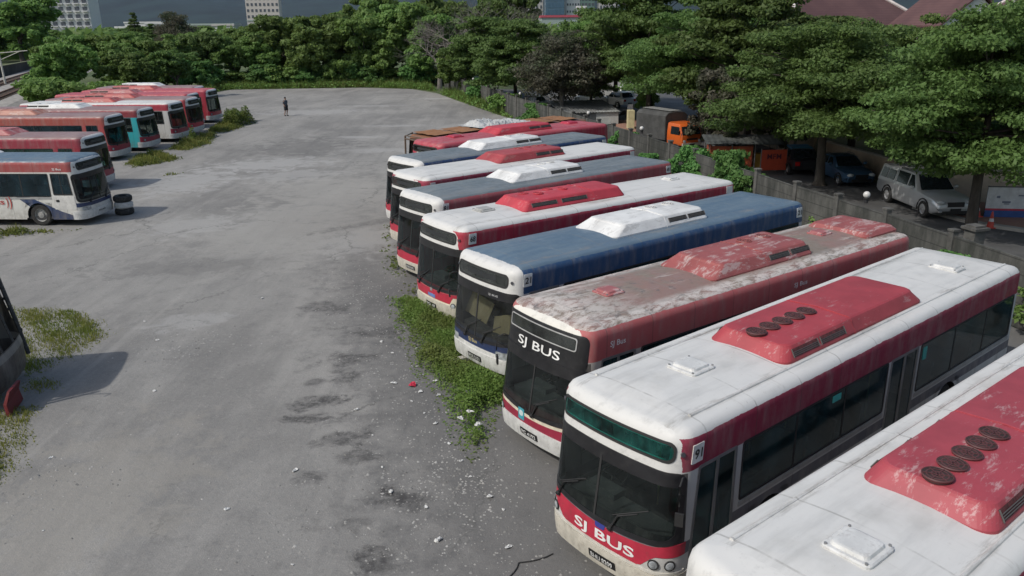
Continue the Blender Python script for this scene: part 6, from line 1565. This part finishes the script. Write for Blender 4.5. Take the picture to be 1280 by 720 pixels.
def block(name, loc, rz, a, b, h, wallm, roofm, label, n=6, cat='building'):
    r = empty(name, (*loc, 0), R(rz), label, cat); mb = MB(); mb.box((0, 0, h / 2), (a, b, h)); mb.build('wall', wallm, r); mb = MB(); mb.box((0, 0, h + .5), (a + 1, b + 1, 1.0)); mb.build('roof', roofm, r)
    for i in range(n): mb = MB(); mb.box((-a / 2 + a * (i + .5) / n, -b / 2 - .05, h * .55), (a / n * .6, .2, h * .25)); mb.build('window', M('tower_window'), r)
    return r
RR = M('roof_crimson', (.40, .07, .10), .7); GS = M('sheet_greygreen', (.28, .34, .32), .7)
block('warehouse', (26, 405), 2, 22, 12, 10.4, GS, RR, 'low building with crimson roof line in the gap between the trees'); block('stair_tower', (34.2, 403), 2, 3.4, 4, 14.4, TW, TW, 'small white stair tower at the end of the crimson roofed building', 1)
block('warehouse', (29, 385), 2, 30, 8, 7.4, M('wall_palegrey', (.45, .47, .46), .8), GS, 'long pale grey building below the crimson roofed one')
fb = [(-205, 470, 22, 7.5), (-182, 520, 30, 8.6), (-160, 480, 12, 8.2), (-230, 560, 16, 9.6), (-150, 600, 40, 9), (-120, 560, 18, 8.5), (-98, 620, 24, 9), (-330, 600, 40, 9), (-360, 520, 22, 12), (-300, 700, 30, 11), (-225, 800, 40, 12), (-185, 900, 26, 14), (-140, 1000, 50, 14)]
for i, (x, y, a, h) in enumerate(fb): block('distant_building', (x, y), random.uniform(-10, 10), a, 10, h, [TW, TG, M('wall_palegrey')][i % 3], [TW, GS, TG][i % 3], 'distant low building on the plain over the tree line, %s in the row' % ORD[i], 4)
block('blue_building', (-312, 470), 10, 20, 12, 17, M('wall_paleblue', (.25, .38, .50), .7), TG, 'pale blue building at the left edge behind the big tree', 5)
# railway
BAL = M('ballast', (.30, .285, .26), .95, var=.3, scale=2, dirt=(.15, .12, .09), bmp=.5)
mb = MB(); A, B = Vector((-50.5, 70, 0)), Vector((-96, 187, 0)); d = (B - A).normalized(); n = Vector((-d.y, d.x, 0)); pts = []
for p in (A, B): pts += [p - n * 4.2 + Vector((0, 0, -.05)), p - n * 3.2 + Vector((0, 0, .28)), p + n * 7.6 + Vector((0, 0, .28)), p + n * 8.8 + Vector((0, 0, -.05))]
mb.add(pts, [(0, 1, 5, 4), (1, 2, 6, 5), (2, 3, 7, 6)], 0); tag(mb.build('ballast_bed', BAL), kind='structure')
RS = M('rail_rust', (.16, .085, .055), .7, .3)
for k, off in enumerate((0, 4.6)):
    r = empty('railway_track', (A.x + n.x * off, A.y + n.y * off, .28), math.atan2(d.y, d.x), ['railway track nearer the bus rows on a pale ballast bed', 'railway track farther from the buses beside the catenary poles'][k], 'railway track', 'railway tracks')
    for s in (-.75, .75): mb = MB(); mb.box((62, s, .16), (126, .14, .16)); mb.build('rail', RS, r)
    mb = MB()
    for q in range(150): mb.box((.4 + q * .84, 0, .04), (.26, 2.4, .10))
    o = mb.build('sleepers', M('sleeper_brown', (.12, .09, .07), .9), r); o['kind'] = 'stuff'
for i, (x, y, s, lb) in enumerate([(-75.3, 124, 1, 'catenary pole nearest the buses, at the left edge'), (-114.5, 209, 1, 'left one of the two catenary poles below the big tree'), (-112.2, 212, -1, 'right one of the two catenary poles below the big tree')]):
    h = 5.4 if i == 0 else 6.2; r = empty('catenary_pole', (x, y, 0), 0, lb, 'pole', 'catenary poles by the railway'); PMt = M('pole_concrete', (.45, .44, .40), .8)
    mb = MB(); mb.tube([(0, 0, -.05), (-.12, 0, h)], [.17, .11], 8); mb.build('mast', PMt, r)
    mb = MB(); mb.tube([(-.1, 0, h - .6), (s * 4.2, 0, h - .3)], .06, 5); mb.build('cantilever', PMt, r)
    mb = MB(); mb.tube([(-.1, 0, h - 1.6), (s * 3.0, 0, h - .42)], .05, 5); mb.build('brace', PMt, r)
# hills
def hills():
    rg = np.random.default_rng(5); nx, ny = 140, 26; V = []
    for j in range(ny + 1):
        for i in range(nx + 1):
            x = -7500 + 15000 * i / nx; y = 4200 + 5200 * j / ny; t = j / ny
            e = math.sin(min(1, t * 1.6) * math.pi / 2)
            z = e * (330 + 90 * math.sin(x / 900 + .5) + 60 * math.sin(x / 380 + y / 700) + 30 * math.sin(x / 170 + y / 260) + 16 * math.sin(x / 70 + y / 90))
            V.append((x, y + 120 * math.sin(x / 600), max(-1, z * (1 - .0 * t)) - (2 if j == 0 else 0)))
    F = [(j * (nx + 1) + i, j * (nx + 1) + i + 1, (j + 1) * (nx + 1) + i + 1, (j + 1) * (nx + 1) + i) for j in range(ny) for i in range(nx)]
    me = npmesh('hills', np.array(V), np.array(F), [M('hill_forest_shaded', (.012, .024, .022), .95, var=.35, scale=.004)]); me.polygons.foreach_set('use_smooth', [True] * len(F))  # cloud shadow over the hills is put into this dark forest colour
    o = bpy.data.objects.new('hills', me); COL.objects.link(o); tag(o, kind='structure')
hills()
# far woods on the plain, one mass
def woods():
    rg = np.random.default_rng(31); C = []; RX = []; RZ = []
    for _ in range(1500):
        y = 230 + 1500 * rg.random() ** 1.6; x = (rg.random() * 1.6 - .95) * y * .75
        if abs(x + .52 * y) < 0: continue
        C.append((x, y, 2.0 + rg.random() * 2)); RX.append(6 + 7 * rg.random()); RZ.append(2.6 + 2.2 * rg.random())
    V, F = leaf_cloud(rg, C, RX, RZ, 60, 1.6, up=.5, shell=.5)
    o = bpy.data.objects.new('far_woods', npmesh('far_woods', V, F, [LF_MID])); COL.objects.link(o); tag(o, 'distant woodland covering the plain beyond the lot', None, None, 'stuff')
woods()
# person walking on the far part of the lot
def person():
    r = empty('person', (-21.5, 78.8, 0), R(60), 'person in a dark shirt and shorts walking alone on the lot', 'person')
    J = {'pelvis': (0, 0, .95, .13), 'belly': (0, 0, 1.12, .125), 'chest': (0, 0, 1.34, .14), 'neck': (0, .0, 1.50, .055), 'head0': (0, -.02, 1.60, .085), 'head1': (0, -.03, 1.70, .085),
         'shL': (.18, 0, 1.42, .058), 'elL': (.24, .06, 1.15, .042), 'wrL': (.22, -.06, .93, .030), 'haL': (.21, -.09, .86, .030),
         'shR': (-.18, 0, 1.42, .058), 'elR': (-.24, .04, 1.15, .042), 'wrR': (-.23, -.10, .95, .030), 'haR': (-.22, -.14, .88, .030),
         'hiL': (.09, 0, .90, .095), 'knL': (.10, -.06, .50, .06), 'anL': (.10, .04, .09, .042), 'toL': (.11, -.14, .04, .038),
         'hiR': (-.09, 0, .90, .095), 'knR': (-.10, .00, .50, .06), 'anR': (-.10, .14, .10, .042), 'toR': (-.11, -.02, .04, .038)}
    Ed = [('pelvis', 'belly'), ('belly', 'chest'), ('chest', 'neck'), ('neck', 'head0'), ('head0', 'head1'), ('chest', 'shL'), ('shL', 'elL'), ('elL', 'wrL'), ('wrL', 'haL'), ('chest', 'shR'), ('shR', 'elR'), ('elR', 'wrR'), ('wrR', 'haR'),
          ('pelvis', 'hiL'), ('hiL', 'knL'), ('knL', 'anL'), ('anL', 'toL'), ('pelvis', 'hiR'), ('hiR', 'knR'), ('knR', 'anR'), ('anR', 'toR')]
    K = list(J); me = bpy.data.meshes.new('body'); me.from_pydata([J[k][:3] for k in K], [(K.index(a), K.index(b)) for a, b in Ed], []); me.materials.append(M('skin', (.28, .16, .11), .6, var=.05))
    o = bpy.data.objects.new('body', me); COL.objects.link(o); o.parent = r
    sm = o.modifiers.new('skin', 'SKIN'); sv = me.skin_vertices[0].data
    for i, k in enumerate(K): sv[i].radius = (J[k][3], J[k][3]); sv[i].use_root = (k == 'pelvis')
    ss = o.modifiers.new('sub', 'SUBSURF'); ss.levels = 2; ss.render_levels = 2
    sh = M('shirt_slate', (.05, .065, .085), .85); 
    mb = MB(); mb.loft([[(.19 * k * math.cos(a), .125 * k * math.sin(a), z) for a in np.linspace(0, 2 * math.pi, 14)[:-1]] for z, k in ((.92, .98), (1.1, .95), (1.3, 1.08), (1.42, 1.12), (1.49, .62))], 0, True)
    for s in (-1, 1): mb.tube([(s * .15, 0, 1.43), (s * .21, .02, 1.32), (s * .235, .05, 1.19)], [.085, .075, .068], 8)
    mb.build('shirt', sh, r)
    mb = MB(); mb.tube([(-.09, .0, .97), (-.095, 0, .75), (-.10, .0, .54)], [.13, .115, .10], 9); mb.tube([(.09, .0, .97), (.095, -.03, .75), (.10, -.06, .54)], [.13, .115, .10], 9); mb.build('shorts', M('shorts_black', (.02, .02, .022), .85), r)
    mb = MB(); mb.sphere((0, .0, 1.705), .108, 12, 0, (.92, 1.0, .85)); mb.build('hair', M('hair_black', (.012, .01, .01), .6), r)
    mb = MB(); mb.sphere((0, .17, 1.28), .16, 10, 0, (.9, .55, 1.3)); mb.build('backpack', M('backpack_black', (.015, .017, .02), .8), r)
    for s, (x, y) in (('l', (.11, -.05)), ('r', (-.11, .06))): mb = MB(); mb.sphere((x, y, .055), .06, 8, 0, (.9, 2.2, .9)); mb.build('shoe', M('backpack_black'), r)
person()
# ------------------------------------------------------------------ air
mb = MB(); mb.box((0, 4900, 325), (19200, 11000, 652)); hz = mb.build('haze', M('haze_placeholder')); hz.data.materials.clear()
hm = bpy.data.materials.new('haze_air'); hm.use_nodes = True; nt = hm.node_tree; nt.nodes.clear(); out = N(nt, 'ShaderNodeOutputMaterial'); pv_ = N(nt, 'ShaderNodeVolumePrincipled')
pv_.inputs['Color'].default_value = (.38, .60, 1.0, 1); pv_.inputs['Density'].default_value = .000016; pv_.inputs['Anisotropy'].default_value = .2
nt.links.new(pv_.outputs[0], out.inputs['Volume']); hz.data.materials.append(hm); tag(hz, 'thin blue grey air haze over the whole place', None, None, 'stuff')
